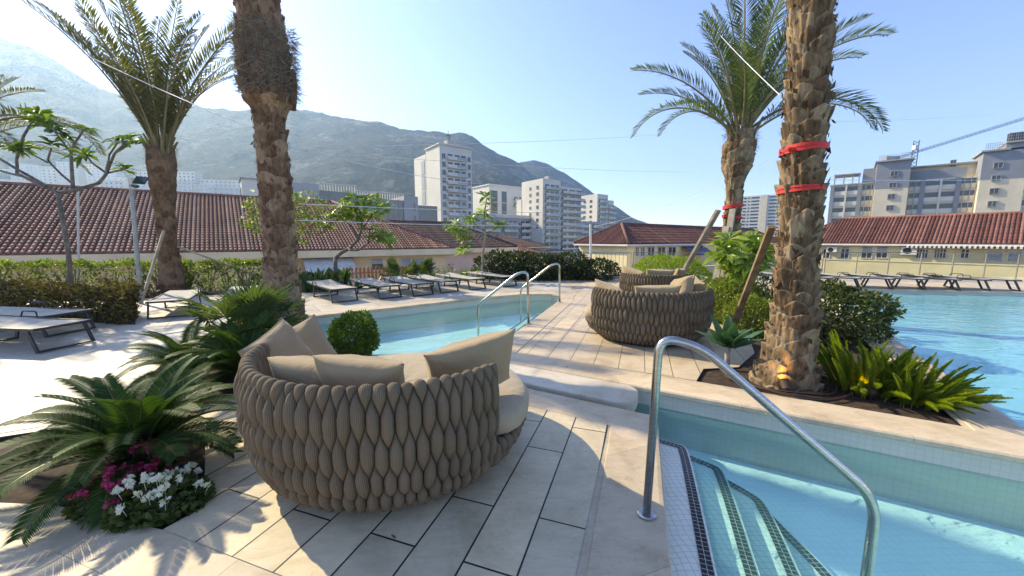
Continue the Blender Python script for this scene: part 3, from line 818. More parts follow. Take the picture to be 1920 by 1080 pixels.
# ------------------------------------------------------------------ steel handrails
def bend(pts, r, n=8):
    P = [Vector(p) for p in pts]; out = [P[0]]
    for i in range(1, len(P) - 1):
        a, b = (P[i - 1] - P[i]), (P[i + 1] - P[i]); rr = min(r, a.length * .48, b.length * .48)
        s, e = P[i] + a.normalized() * rr, P[i] + b.normalized() * rr
        for k in range(n + 1):
            t = k / n; out.append(s * (1 - t) ** 2 + P[i] * 2 * t * (1 - t) + e * t * t)
    return out + [P[-1]]
def handrail(label, base, d, length, top, low, bottom, rad_=.0225, group='steel pool handrails', hump=.22):
    t = thing('handrail', label, 'handrail', (base[0], base[1], .008), 0, group)
    d = Vector((d[0], d[1], 0)).normalized()
    pts = [Vector((0, 0, 0)), Vector((0, 0, top)) + d * .02, d * hump + Vector((0, 0, top - .035)), d * length + Vector((0, 0, low)), d * length + Vector((0, 0, bottom))]
    mb = MB(); mb.tube(bend(pts, .125, 10), rad_, 16)
    part('rail', mb, M['steel'], t, True)
    mb = MB(); mb.tube([(0, 0, 0), (0, 0, .012), (0, 0, .018)], [.052, .052, .044], 24); part('flange', mb, M['steel'], t)
    return t
handrail('thick steel handrail in the foreground running down into the right hand pool', (.76, 1.93), UH, 1.0, 1.035, .34, -.79)
handrail('steel handrail at the middle of the left pool, nearer of the far pair', (.305, 6.78), -UH, 1.02, .97, .30, -.6, .0235)
handrail('steel handrail on the far corner of the left pool, beyond its twin', (1.19, 9.2), -UH, 1.02, .97, .30, -.6, .0235)

# ------------------------------------------------------------------ palms
def palm_trunk(axis, radius, seed, nth, dz, row=.118, bw=.235, lip=.045, asym=.45):
    rng = np.random.RandomState(seed)
    zmax = axis[-1][2]; nz = int(zmax / dz) + 1
    zs = np.linspace(-.06, zmax, nz); th = np.linspace(0, 2 * np.pi, nth, endpoint=False)
    az = [a[2] for a in axis]; ax = np.interp(zs, az, [a[0] for a in axis]); ay = np.interp(zs, az, [a[1] for a in axis])
    k_ = 9; ker = np.hanning(2 * k_ + 1); ker /= ker.sum()
    ax = np.convolve(np.pad(ax, k_, 'edge'), ker, 'valid'); ay = np.convolve(np.pad(ay, k_, 'edge'), ker, 'valid')
    rr = np.interp(zs, [r[0] for r in radius], [r[1] for r in radius]); rr = np.convolve(np.pad(rr, k_, 'edge'), ker, 'valid')
    Hh = np.zeros((nz, nth)); Rim = np.zeros((nz, nth)); Rd = np.zeros((nz, nth)) + .5; step = zs[1] - zs[0]; dth = th[1]
    z = -.1; kk = 0
    while z < zmax:
        r = float(np.interp(z, zs, rr)); nbt = max(6, int(round(2 * np.pi * r / bw)))
        for i in range(nbt):
            t0 = 2 * np.pi * (i + .5 * (kk % 2) + rng.uniform(-.13, .13)) / nbt + .05 * kk
            w = 2 * np.pi / nbt * rng.uniform(.53, .66); hh = row * rng.uniform(.95, 1.3); lp = lip * rng.uniform(.55, 1.35); tilt = rng.uniform(-.3, .3); z0 = z + rng.uniform(-.025, .025)
            pk = rng.uniform(.3, .75); rd = rng.uniform(0, 1)
            j0 = int((z0 - 1.3 * hh + .06) / step); j1 = int((z0 + hh * 1.15 + .06) / step) + 1
            j0 = max(j0, 0); j1 = min(j1, nz)
            if j1 <= j0: continue
            i0 = int((t0 - w) / dth); i1 = int((t0 + w) / dth) + 1
            ii = np.arange(i0, i1 + 1); a = (ii * dth - t0) / w; b = (zs[j0:j1] - z0) / hh
            Aa, Bb = np.meshgrid(a, b)
            top = 1 - pk * np.abs(Aa) ** 1.5 + tilt * Aa * .4
            wd = 1 - .35 * np.clip(-Bb, 0, 2)
            h = lp * (.12 + .88 * np.clip((Bb + 1.3) / 2.3, 0, 1) ** 1.25) * (1 - .38 * Aa ** 2) * (1 + .12 * np.sin(Aa * 9 + i))
            soft = np.clip((top - Bb) / .06, 0, 1) * np.clip((wd - np.abs(Aa)) / .16, 0, 1)
            h = np.where(soft > 0, h * soft ** .6, 0)
            ix = np.ix_(range(j0, j1), ii % nth); sub = Hh[ix]; win = h > sub
            Hh[ix] = np.maximum(sub, h); Rim[ix] = np.where(win, np.exp(-((top - Bb) / .13) ** 2) + .5 * np.exp(-((wd - np.abs(Aa)) / .12) ** 2), Rim[ix]); Rd[ix] = np.where(win, rd, Rd[ix])
        z += row; kk += 1
    TH, ZZ = np.meshgrid(th, zs)
    fib = fbm(TH * 16, ZZ * 9, seed, 4) * .007 + fbm(np.cos(TH) * 5, ZZ * 5 + np.sin(TH) * 5, seed + 4, 5) * .010
    Rr = rr[:, None] + Hh - lip * .5 + fib
    X = ax[:, None] + Rr * np.cos(TH); Y = ay[:, None] + Rr * np.sin(TH); Z = ZZ + Hh * .25
    mb = MB(); mb.v = np.stack([X.ravel(), Y.ravel(), Z.ravel()], 1).tolist()
    I = np.arange(nz - 1)[:, None] * nth; J = np.arange(nth)[None, :]; J2 = (J + 1) % nth
    mb.f = np.stack([I + J, I + J2, I + nth + J2, I + nth + J], -1).reshape(-1, 4).tolist()
    mb.f.append([(nz - 1) * nth + i for i in range(nth)]); mb.m = [0] * len(mb.f)
    mb.attr = np.stack([np.clip(Rim, 0, 1), Rd, Hh, np.ones_like(Hh)], -1).astype(np.float32).ravel()
    return mb
def frond_mesh(name, L, e0, droop, seed, m, nl=58, leaf=.42, bare=.16, vang=38, w=.016, side=0.0):
    """feather frond from the origin along +X: curved rachis with two rows of leaflets"""
    rng = random.Random(seed); mb = MB(); n = 26; p = Vector((0, 0, 0)); pts = []; tan = []
    for i in range(n + 1):
        t = i / n; e = rad(e0 - droop * t ** 1.5); yaw = rad(side * t)
        d = Vector((math.cos(e) * math.cos(yaw), math.cos(e) * math.sin(yaw), math.sin(e)))
        pts.append(p.copy()); tan.append(d); p = p + d * (L / n)
    mb.tube(pts, [.024 * (1 - .88 * (i / n)) + .003 for i in range(n + 1)], 5, True, 1)
    for k in range(nl):
        t = bare + (1 - bare) * (k / (nl - 1)); f = t * n; i = min(int(f), n - 1); q = f - i
        b = pts[i].lerp(pts[i + 1], q); d = tan[i]
        sd0 = d.cross(Vector((0, 0, 1)))
        if sd0.length < .05: sd0 = Vector((0, 1, 0))
        sd0.normalize(); up = sd0.cross(d).normalized()
        s_ = (t - bare) / (1 - bare)
        ll = leaf * (.35 + .65 * math.sin(math.pi * min(1, .12 + s_ * .88)) ** .7) * (1 - .25 * s_) * rng.uniform(.85, 1.1)
        fw = .55 + .55 * s_
        for sg in (-1, 1):
            va = rad(vang + rng.uniform(-16, 14))
            dr = (d * fw + sd0 * sg * math.cos(va) + up * math.sin(va) * .8 + Vector((rng.uniform(-.1, .1), rng.uniform(-.1, .1), rng.uniform(-.12, .05)))).normalized()
            nn = dr.cross(d) * sg
            mb.leaf(b, dr, nn if nn.length > .05 else up, ll, w * rng.uniform(.8, 1.25), .1, .10 + .12 * rng.random())
    return mb.mesh(name, [m, M['rachis']])
def crown(t, c, specs, seed, meshes, spread=.10, fixed=()):
    rng = random.Random(seed); k = 0
    for cls, cnt, zoff, sc0, sc1 in specs:
        a0 = rng.uniform(0, 6.28)
        for i in range(cnt):
            a = a0 + 2 * math.pi * (i + rng.uniform(-.3, .3)) / cnt; me = meshes[cls][i % len(meshes[cls])]
            link('frond', me, t, (c[0] + math.cos(a) * spread, c[1] + math.sin(a) * spread, c[2] + zoff + rng.uniform(-.05, .05)), (rng.uniform(-.12, .12), rng.uniform(-.08, .08), a), rng.uniform(sc0, sc1)); k += 1
    for cls, i, az, zoff, s_ in fixed:
        a = rad(az); link('frond', meshes[cls][i], t, (c[0] + math.cos(a) * spread, c[1] + math.sin(a) * spread, c[2] + zoff), (0, 0, a), s_)
def frond_classes(tagn, L, m, sd, leaf=.42, lw=.02):
    return {'up': [frond_mesh(tagn, L, 84, 22, sd + i, m, 76, leaf, .18, w=lw) for i in range(2)],
            'high': [frond_mesh(tagn, L, 70, 34, sd + 10 + i, m, 76, leaf, .16, side=12 - 24 * i, w=lw) for i in range(2)],
            'mid': [frond_mesh(tagn, L, 55, 58, sd + 20 + i, m, 76, leaf, .16, side=10 - 20 * i, w=lw) for i in range(2)],
            'low': [frond_mesh(tagn, L, 38, 105, sd + 30 + i, m, 76, leaf, .14, side=8 - 16 * i, w=lw) for i in range(2)]}
def skirt(c, r0, r1, z0, z1, n, seed, ln=(.12, .35)):
    rng = random.Random(seed); mb = MB()
    for i in range(n):
        a = rng.uniform(0, 6.283); z = rng.uniform(z0, z1); q = (z - z0) / (z1 - z0); r = (r0 + (r1 - r0) * q) * rng.uniform(.96, 1.05)
        p = Vector((c[0] + r * math.cos(a), c[1] + r * math.sin(a), c[2] + z))
        o = Vector((math.cos(a), math.sin(a), 0)); tg = Vector((-math.sin(a), math.cos(a), 0))
        d = o * rng.uniform(.05, .5) + tg * rng.uniform(-1, 1) + Vector((0, 0, rng.uniform(-.9, .5)))
        mb.leaf(p, d, o, rng.uniform(*ln), rng.uniform(.004, .012), .1, rng.uniform(-.1, .4))
    return mb
def flakes(axis, radius, seed):
    rng = random.Random(seed); mb = MB(); az = [a[2] for a in axis]
    for i in range(900):
        z = rng.uniform(.05, axis[-1][2]); x = np.interp(z, az, [a[0] for a in axis]); y = np.interp(z, az, [a[1] for a in axis]); r = np.interp(z, [q[0] for q in radius], [q[1] for q in radius])
        a = rng.uniform(0, 6.283); o = Vector((math.cos(a), math.sin(a), 0)); tg = Vector((-o.y, o.x, 0)); rr = r + rng.uniform(.004, .03)
        p = Vector((x, y, z)) + o * rr; l = rng.uniform(.04, .12)
        mb.leaf(p, Vector((0, 0, rng.choice((1, 1, 1, -.6)))) + o * rng.uniform(-.05, .35) + tg * rng.uniform(-.7, .7), o, l, l * rng.uniform(.2, .7), .12, rng.uniform(-.2, .15))
    return mb
def date_palm(label, base, axis, radius, seed, nth, dz, bk_, crown_z, specs, meshes, fixed=(), stubs=26, row=.118, group=None, lip=.045, bw=.235):
    t = thing('date_palm', label, 'palm tree', (base[0], base[1], 0), 0, group)
    part('trunk', palm_trunk(axis, radius, seed, nth, dz, row, bw, lip), bk_, t, True)
    if nth > 150: part('bark_flakes', flakes(axis, radius, seed), bk_, t)
    top = axis[-1]
    c = (top[0], top[1], top[2])
    mb = MB(); rng = random.Random(seed)
    for i in range(stubs):                              # petiole bases that fan out of the trunk top
        a = rng.uniform(0, 6.283); r = radius[-1][1] * rng.uniform(.35, .95); e = rad(rng.uniform(58, 85)); l = rng.uniform(.25, .6)
        o = Vector((math.cos(a), math.sin(a), 0)); p = Vector(c) + o * r + Vector((0, 0, -.22)); d = o * math.cos(e) + Vector((0, 0, math.sin(e)))
        mb.tube([p, p + d * l * .5, p + d * l], [.05, .035, .022], 5)
    part('petiole_bases', mb, M['rachis'], t)
    part('fibre_skirt', skirt(c, radius[-1][1] * 1.0, radius[-1][1] * 1.08, -.45, .12, 420, seed + 5, (.08, .26)), M['fibre'], t)
    crown(t, c, specs, seed + 2, meshes, radius[-1][1] * .45, fixed)
    return t
FA = frond_classes('date_frond', 2.9, M['datefrond'], 40, .46, .024)
FB = frond_classes('green_frond', 2.5, M['datefrond_green'], 70, .44, .021)
# right foreground palm
def ax_px(base, pts, y):                               # trunk axis from sight points at the palm's own distance
    return [tuple(at(px, py, y) - Vector((base[0], base[1], 0))) for px, py in pts]
bR = (3.02, 4.0)
axR = [(0, 0, -.06)] + [p for p in ax_px(bR, [(1484, 640), (1496, 480), (1506, 300), (1520, 40), (1526, -60)], 4.0)]
axR.append((axR[-1][0] + .12, .05, 7.2))
palmR = date_palm('massive date palm trunk with a red strap pair, right foreground between handrail and fern', bR, axR,
          [(-.06, .325), (.08, .30), (.3, .232), (.75, .196), (1.4, .175), (2.2, .168), (3.6, .172), (5.6, .20), (7.2, .27)], 11, 260, .0075, M['bark'], 7.2,
          [('up', 5, .05, .9, 1.1), ('high', 9, .0, .9, 1.1), ('mid', 8, -.08, .95, 1.1)], FB, row=.122, bw=.27, lip=.068)
bL = (-4.02, 6.5)
axL = [(0, 0, -.06)] + ax_px(bL, [(529, 560), (522, 420), (512, 300), (502, 180), (492, 80), (484, 0)], 6.5)
axL.append((axL[-1][0] - .35, .1, 8.4))
palmL = date_palm('thick leaning date palm trunk with a shaggy swollen collar, left foreground', bL, axL,
          [(-.06, .39), (.1, .345), (.4, .285), (1.0, .25), (1.8, .235), (2.7, .225), (3.5, .225), (3.70, .26), (3.78, .345), (4.0, .365), (4.45, .37), (4.85, .345), (5.2, .29), (6.5, .29), (7.8, .31), (8.4, .36)], 12, 230, .0095, M['barkwarm'], 8.4,
          [('up', 4, .05, .9, 1.1), ('high', 9, .0, .9, 1.1), ('mid', 9, -.08, .95, 1.1)], FA, row=.135, bw=.30, lip=.07)
pc = at(500, 115, 6.5) - Vector((bL[0], bL[1], 0))
part('fibre_collar', skirt(tuple(pc), .37, .375, -.52, .50, 3600, 33, (.10, .32)), M['fibre'], palmL)
mb = MB()
for i in range(9):                                     # split stubs hanging under the collar
    a = rad(-100 + i * 38 + R.uniform(-8, 8)); o = Vector((math.cos(a), math.sin(a), 0)); p = Vector(pc) + o * .34 + Vector((0, 0, R.uniform(-.25, .05)))
    mb.tube([p - o * .02 + Vector((0, 0, -.42)), p + o * .03 + Vector((0, 0, -.1)), p + o * .05 + Vector((0, 0, .12))], [.075, .07, .03], 6)
part('cut_stub', mb, M['barkwarm'], palmL)
# far left palm and middle right palm
bM = (-9.62, 10.5)
axM = [(0, 0, -.06)] + ax_px(bM, [(316, 470), (308, 380), (301, 276)], 10.5)
date_palm('date palm with an upright fan of olive fronds, behind the loungers on the left', bM, axM,
          [(-.06, .37), (.15, .34), (.6, .26), (1.4, .205), (2.4, .215), (3.1, .28), (3.7, .31), (4.05, .26)], 13, 130, .018, M['barkdark'], 4.05,
          [('up', 6, .1, 1.2, 1.45), ('high', 11, .0, 1.1, 1.40), ('high', 6, -.1, .9, 1.15)], FA, fixed=[('high', 0, 186, -.1, 1.45), ('high', 1, 172, 0, 1.42), ('high', 1, 12, -.12, 1.2), ('high', 0, 25, -.05, 1.15)], row=.15, bw=.27)
bN = (4.95, 8.5)
axN = [(0, 0, -.06)] + ax_px(bN, [(1366, 480), (1374, 400), (1380, 320), (1390, 248)], 8.5)
date_palm('date palm with drooping green fronds behind the big right trunk', bN, axN,
          [(-.06, .32), (.4, .235), (1.2, .18), (2.4, .155), (2.8, .175), (3.15, .29), (3.55, .33), (3.75, .26)], 14, 150, .014, M['bark'], 3.7,
          [('up', 7, .1, 1.0, 1.2), ('high', 11, .02, .9, 1.15), ('mid', 5, -.05, .85, 1.0)], FB,
          fixed=[('low', 0, 180, -.05, 1.05), ('low', 1, 200, -.15, .9), ('low', 1, -4, .02, 1.22), ('low', 0, -24, -.1, 1.0), ('mid', 0, 165, 0, 1.1), ('mid', 1, 10, 0, 1.25), ('high', 0, 2, .1, 1.35), ('mid', 0, -6, .12, 1.4), ('mid', 1, 28, .05, 1.25)], row=.125, bw=.22)
# palm whose trunk stands outside the frame at the left
bO = (-14.5, 9.8)
date_palm('date palm at the left edge of the view, only its frond tips showing', bO, [(0, 0, -.06), (.05, 0, 2.0), (.1, 0, 3.7)],
          [(-.06, .45), (.6, .36), (2.4, .33), (3.2, .40), (3.7, .33)], 15, 60, .04, M['barkdark'], 3.7,
          [('high', 9, .0, .8, 1.0), ('mid', 8, -.05, .85, 1.0), ('low', 6, -.1, .8, .95)], FA, fixed=[('low', 0, -6, .1, 1.35), ('low', 1, 14, .25, 1.3), ('low', 0, -28, 0, 1.2), ('mid', 0, 2, .1, 1.0), ('mid', 1, -18, .1, 1.0)], row=.15)

def strap(label, palm, axis, z, r, w=.055, tilt=0.0, tails=False, group='red straps on the palm trunks'):
    x = np.interp(z, [a[2] for a in axis], [a[0] for a in axis]); y = np.interp(z, [a[2] for a in axis], [a[1] for a in axis])
    b = palm.location; t = thing('red_strap', label, 'strap', (b.x + x, b.y + y, z), 0, group)
    mb = MB(); n = 40
    for q in range(2):
        o = len(mb.v)
        for i in range(n):
            a = 2 * math.pi * i / n; rr = r * (1 + .025 * math.sin(3 * a + q)); zz = tilt * math.cos(a + .6) + (q * .035 * math.sin(a * .5))
            for ro, zo in ((rr + q * .003, -w / 2), (rr + .006 + q * .003, -w / 2), (rr + .006 + q * .003, w / 2), (rr + q * .003, w / 2)):
                mb.v.append((ro * math.cos(a), ro * math.sin(a), zz + zo * (1 - .35 * q)))
        for i in range(n):
            for k_ in range(4):
                a0, a1 = o + i * 4 + k_, o + i * 4 + (k_ + 1) % 4; b0, b1 = o + ((i + 1) % n) * 4 + k_, o + ((i + 1) % n) * 4 + (k_ + 1) % 4
                mb.f.append([a0, b0, b1, a1]); mb.m.append(0)
    part('band', mb, M['red'], t)
    if tails:
        mb = MB(); p = Vector((-r * .93, -r * .42, -.01))
        mb.ico(p, .035, (1.2, 1, .9), 1, .15, R)
        for dx, dz in ((-.10, -.03), (-.03, -.12)):
            q = p + Vector((dx, -.02, dz)); mid = (p + q) / 2 + Vector((-.01, -.03, .015))
            mb.strip([p, mid, q], [(0, .3, 1), (.3, .2, 1), (.6, .1, .8)], [.018, .02, .02])
        part('knot', mb, M['red'], t)
def zat(py, y): return at(960, py, y).z
strap('upper red strap with knotted tails on the big right trunk', palmR, axR, zat(283, 4.0), .200, .05, .012, True)
strap('lower red strap on the big right trunk', palmR, axR, zat(358, 4.0), .200, .032, .010)
pN = [o for o in COL.objects if o.name.startswith('date_palm') and abs(o.location.x - 4.95) < .01][0]
strap('upper red strap on the palm behind the big right trunk', pN, axN, zat(388, 8.5), .20, .05, .03)
strap('lower red strap on the palm behind the big right trunk', pN, axN, zat(408, 8.5), .20, .04, -.02)
def prop(label, a, b, w=.09, m='wood', th=.05):
    a, b = Vector(a), Vector(b); d = b - a; L = d.length
    t = thing('timber_prop', label, 'timber prop', tuple(a), 0, 'timber props holding the palms')
    z = d.normalized(); x = z.cross(Vector((0, 0, 1))); x = x.normalized() if x.length > .05 else Vector((1, 0, 0)); y = z.cross(x)
    mb = MB(); mb.box(tuple(z * L / 2), (w, th, L), M=Matrix((x, y, z)).transposed()); part('board', mb, M[m], t)
g = lambda px, py: Vector(G(px, py) + (0,))
prop('dark timber prop leaning on the big right trunk beside the yellow green ball bushes', (3.42, 5.75, 0), at(1447, 425, 4.32), .075, 'wood')
prop('timber prop slanting up from the lime bush to the palm behind the right trunk', at(1225, 555, 9.4).xy.to_3d() + Vector((.35, 0, 0)), at(1347, 394, 8.45), .17, 'woodpale')
prop('pale timber prop standing close against the palm behind the right trunk', (4.28, 7.75, 0), at(1374, 392, 8.2), .12, 'woodpale')
prop('whitish timber prop beside the middle daybed', (4.08, 7.62, 0), at(1362, 425, 8.15), .12, 'woodpale')
prop('timber prop leaning on the left side of the far left palm', (-9.65, 9.62, 0), at(307, 432, 10.1), .12, 'woodpale')
prop('long timber prop slanting from the far left palm down to the right', (-7.6, 11.9, .2), at(332, 462, 10.5), .10, 'woodpale')
# ------------------------------------------------------------------ planting
def rnd_dir(rng, up=.2):
    while True:
        v = Vector((rng.uniform(-1, 1), rng.uniform(-1, 1), rng.uniform(-1, 1)))
        if .1 < v.length < 1: break
    v.normalize(); v.z += up
    return v.normalized()
def blob_leaves(mb, c, r, n, size, rng, lump=.14, zmin=None, w=.5, up=.3, inner=.35, freq=3.1):
    """leaves over and inside a lumpy ellipsoid"""
    ph = [rng.uniform(0, 6.28) for _ in range(6)]
    for i in range(n):
        d = rnd_dir(rng, 0)
        k = 1 + lump * (math.sin(d.x * freq * 1.7 + ph[0]) * math.sin(d.y * freq * 1.9 + ph[1]) + .7 * math.sin(d.z * freq * 2.3 + ph[2] + d.x * 4)) + rng.uniform(-.05, .07)
        if rng.random() < inner: k *= rng.uniform(.55, .98)
        p = Vector((c[0] + d.x * r[0] * k, c[1] + d.y * r[1] * k, c[2] + d.z * r[2] * k))
        if zmin is not None and p.z < zmin: continue
        ld = (d * .8 + rnd_dir(rng, up) * .9).normalized()
        mb.leaf(p, ld, rnd_dir(rng, .5), size * rng.uniform(.65, 1.25), size * w * rng.uniform(.8, 1.2), .15, .12)
def box_leaves(mb, rect, z0, z1, n, size, rng, w=.5, up=.3, round_=.08, dens_top=1.0):
    """rect: quad corners in plan; leaves near the faces of a clipped block"""
    P = [Vector(p) for p in rect]
    for i in range(n):
        u, v, t = rng.random(), rng.random(), rng.random()
        f = rng.random()
        if f < .38: t = 1 - rng.random() ** 2 * .12
        elif f < .62: v = rng.random() ** 2 * .12
        elif f < .74: v = 1 - rng.random() ** 2 * .12
        elif f < .82: u = rng.random() ** 2 * .1
        elif f < .92: u = 1 - rng.random() ** 2 * .1
        p = (P[0] * (1 - u) + P[1] * u) * (1 - v) + (P[3] * (1 - u) + P[2] * u) * v
        wob = .035 * math.sin(p.x * 5 + 1.3 * p.y) + .03 * math.sin(p.y * 7 + p.x * 3.1 + t * 4)
        edge = max(0, .12 - min(v, 1 - v)) * .5
        z = z0 + (z1 - z0 + wob - edge * 1.2) * t
        q = p + Vector((wob, wob)) + Vector((rng.uniform(-.03, .03), rng.uniform(-.03, .03)))
        mb.leaf((q.x, q.y, z), rnd_dir(rng, up + .35), rnd_dir(rng, .5), size * rng.uniform(.65, 1.3), size * w * rng.uniform(.8, 1.2), .15, .12)
def stems(mb, c, n, h, spread, rng, r=.012, mi=1):
    for i in range(n):
        a = rng.uniform(0, 6.28); s_ = rng.uniform(.3, 1) * spread
        b = Vector((c[0] + math.cos(a) * s_ * .25, c[1] + math.sin(a) * s_ * .25, c[2]))
        mb.tube([b, b + Vector((math.cos(a) * s_ * .4, math.sin(a) * s_ * .4, h * .5)), b + Vector((math.cos(a) * s_, math.sin(a) * s_, h))], [r, r * .8, r * .4], 5, True, mi)
def bush(label, cat, c, r, n, size, m, seed, name='bush', zmin=.0, group=None, **k):
    rng = random.Random(seed); t = thing(name, label, cat, (c[0], c[1], 0), 0, group)
    mb = MB(); blob_leaves(mb, (0, 0, c[2]), r, n, size, rng, zmin=zmin, **k)
    part('foliage', mb, M[m], t)
    mb = MB(); stems(mb, (0, 0, -.02), 9, c[2] + r[2] * .5, min(r[0], r[1]) * .7, rng, .014, 0)
    part('stems', mb, M['smoothbark'], t)
    return t
def up_leafblade(mb, p, az, elev0, bendd, L, w, n=7, mi=0, shape=1.0, cup=.0, tipw=.02):
    """a long blade leaf from p: curved ribbon with a keel"""
    az = rad(az); pts = []; q = Vector(p); o = Vector((math.cos(az), math.sin(az), 0)); sd = Vector((-math.sin(az), math.cos(az), 0))
    B = len(mb.v)
    for i in range(n + 1):
        t = i / n; e = rad(elev0 - bendd * t ** 1.4); d = o * math.cos(e) + Vector((0, 0, math.sin(e))); nn = d.cross(sd) * -1
        ww = w * (math.sin(math.pi * min(1, .08 + .92 * t ** shape)) ** .8) * .5 + (w * .12 if t < .2 else 0) + tipw * w * .1
        if i == n: ww = .002
        mb.v += [tuple(q - sd * ww + nn * ww * cup), tuple(q), tuple(q + sd * ww + nn * ww * cup)]
        q = q + d * (L / n)
    for i in range(n):
        a = B + i * 3
        mb.f += [[a, a + 1, a + 4, a + 3], [a + 1, a + 2, a + 5, a + 4]]; mb.m += [mi, mi]

# cycads -------------------------------------------------------------------
def cycad_frond(seed, e0, droop, L):
    rng = random.Random(seed); mb = MB(); n = 22; p = Vector((0, 0, 0)); pts = []; tan = []
    for i in range(n + 1):
        t = i / n; e = rad(e0 - droop * t ** 1.35); d = Vector((math.cos(e), .10 * math.sin(t * 2 + seed), math.sin(e))).normalized()
        pts.append(p.copy()); tan.append(d); p = p + d * L / n
    mb.tube(pts, [.010 * (1 - .8 * i / n) + .002 for i in range(n + 1)], 5, True, 1)
    nl = 78
    for k in range(nl):
        t = .07 + .93 * k / (nl - 1); f = t * n; i = min(int(f), n - 1); b = pts[i].lerp(pts[i + 1], f - i); d = tan[i]
        sd = d.cross(Vector((0, 0, 1))).normalized(); up = sd.cross(d)
        l = .235 * L * min(1, .35 + t * 3.2) * (1 - max(0, t - .55) ** 1.3 * 1.35) * rng.uniform(.92, 1.05)
        for sg in (-1, 1):
            dr = (d * (.45 + .4 * t) + sd * sg * 1.0 + up * (.42 - .15 * t)).normalized()
            nn = dr.cross(d) * sg
            m_ = b + dr * l * .55 + up * .0; tip = b + dr * l - up * l * .20
            wv = d * .0075
            mb.add([b - wv * .6, b + wv * .6, m_ + wv, tip, m_ - wv], [(0, 1, 2, 4), (4, 2, 3)])
    return mb.mesh('cycad_frond', [M['cycad'], M['cycadrib']])
CY = [cycad_frond(1, 78, 60, 1.0), cycad_frond(2, 62, 75, 1.05), cycad_frond(3, 45, 80, 1.1), cycad_frond(4, 28, 72, 1.05), cycad_frond(5, 12, 55, .95)]
def cycad(label, loc, sc_, seed, counts=(6, 9, 10, 10, 8)):
    rng = random.Random(seed); t = thing('cycad', label, 'cycad', loc, 0, 'cycads in the left bed')
    mb = MB()
    mb.tube([(0, 0, -.03), (0, 0, .06 * sc_), (0, 0, .16 * sc_), (0, 0, .22 * sc_)], [.13 * sc_, .15 * sc_, .12 * sc_, .03], 14)
    for i in range(130):
        a = rng.uniform(0, 6.28); z = rng.uniform(0, .2) * sc_; o = Vector((math.cos(a), math.sin(a), 0))
        mb.leaf(o * .12 * sc_ + Vector((0, 0, z)), o + Vector((0, 0, rng.uniform(.2, 1.2))), o, .09 * sc_, .02, .1, -.1)
    part('caudex', mb, M['barkdark'], t)
    for k, c in enumerate(counts):
        for i in range(c):
            a = 2 * math.pi * (i + rng.uniform(-.25, .25)) / c + k * .8
            link('frond', CY[k], t, (math.cos(a) * .05, math.sin(a) * .05, .2 * sc_ - k * .012), (rng.uniform(-.2, .2), rng.uniform(-.1, .1), a), sc_ * rng.uniform(.88, 1.1))
    return t
cycad('large dark green cycad with arching fronds behind the geraniums, lower left', (-2.58, 2.42, -.02), .63, 3, (8, 11, 12, 8, 0))
cycad('smaller cycad between the large one and the thick leaning trunk', (-3.0, 4.05, -.02), .68, 5, (5, 8, 9, 8, 5))
cycad('low cycad at the back of the left bed, half hidden by its neighbour', (-3.7, 4.15, -.02), .56, 8, (4, 7, 7, 6, 3))

def fan_palm(label, loc, sc_, seed, n=26, leafm='fan', cat='fan palm', group=None, h0=.3):
    rng = random.Random(seed); t = thing('fan_palm', label, cat, loc, 0, group)
    variants = []
    for v in range(2):
        mb = MB(); nb = 26
        for k in range(nb):
            a = rad(-118 + 236 * k / (nb - 1)); l = .36 * (1 - .25 * (abs(a) / rad(118)) ** 2)
            d = Vector((math.cos(a), math.sin(a), .25 - .1 * abs(a) + rng.uniform(-.06, .06)))
            mb.leaf((0, 0, 0), d, (0, 0, 1), l * rng.uniform(.9, 1.08), .034, .35, .10)
        variants.append(mb.mesh('fan_blade', M[leafm]))
    mb = MB(); blades = []
    for i in range(n):
        a = rng.uniform(0, 6.283); e = rad(rng.uniform(18, 88)); l = rng.uniform(.35, .75) * sc_
        o = Vector((math.cos(a) * math.cos(e), math.sin(a) * math.cos(e), math.sin(e))); b = Vector((0, 0, h0 * sc_ * rng.uniform(.3, 1)))
        mb.tube([b, b + o * l], [.009, .006], 4); blades.append((b + o * l, a, e))
    mb.tube([(0, 0, -.03), (0, 0, h0 * sc_)], [.09 * sc_, .08 * sc_], 8)
    part('stalks', mb, M['cycadrib'], t)
    for i, (p, a, e) in enumerate(blades):
        link('blade', variants[i % 2], t, p, (0, -e + rng.uniform(.1, .5), a), sc_ * rng.uniform(.8, 1.15))
    return t
fan_palm('bright green fan palm bush in front of the thick leaning trunk', (-3.42, 4.75, -.02), .92, 4, 34)

# clipped ball and other round shrubs
bush('clipped bright green box ball beside the left pool behind the big pillow', 'clipped shrub', (-2.05, 4.72, .31), (.28, .28, .27), 6000, .042, 'boxleaf', 2, 'box_ball', lump=.13, w=.6, inner=.3)
bush('yellow green ball shrub between the middle daybed and the dark timber prop', 'shrub', (4.15, 6.95, .40), (.52, .50, .42), 5200, .06, 'yellowleaf', 3, 'ball_shrub', lump=.06, w=.55, inner=.3)
bush('small yellow green shrub squeezed between the timber prop and the big right trunk', 'shrub', (3.88, 6.0, .30), (.34, .34, .34), 2600, .06, 'yellowleaf', 4, 'ball_shrub', lump=.08, w=.55, inner=.3)
bush('dark green low shrub just left of the yellow green ball shrub', 'shrub', (4.15, 7.9, .30), (.45, .4, .34), 2400, .06, 'boxleaf', 5, 'shrub', lump=.1, inner=.3)
bush('dark glossy shrub with yellowed upper leaves right of the big trunk by the pool', 'shrub', (4.95, 5.75, .42), (.72, .62, .44), 5200, .085, 'mixleaf', 6, 'glossy_shrub', lump=.12, w=.5, inner=.35)
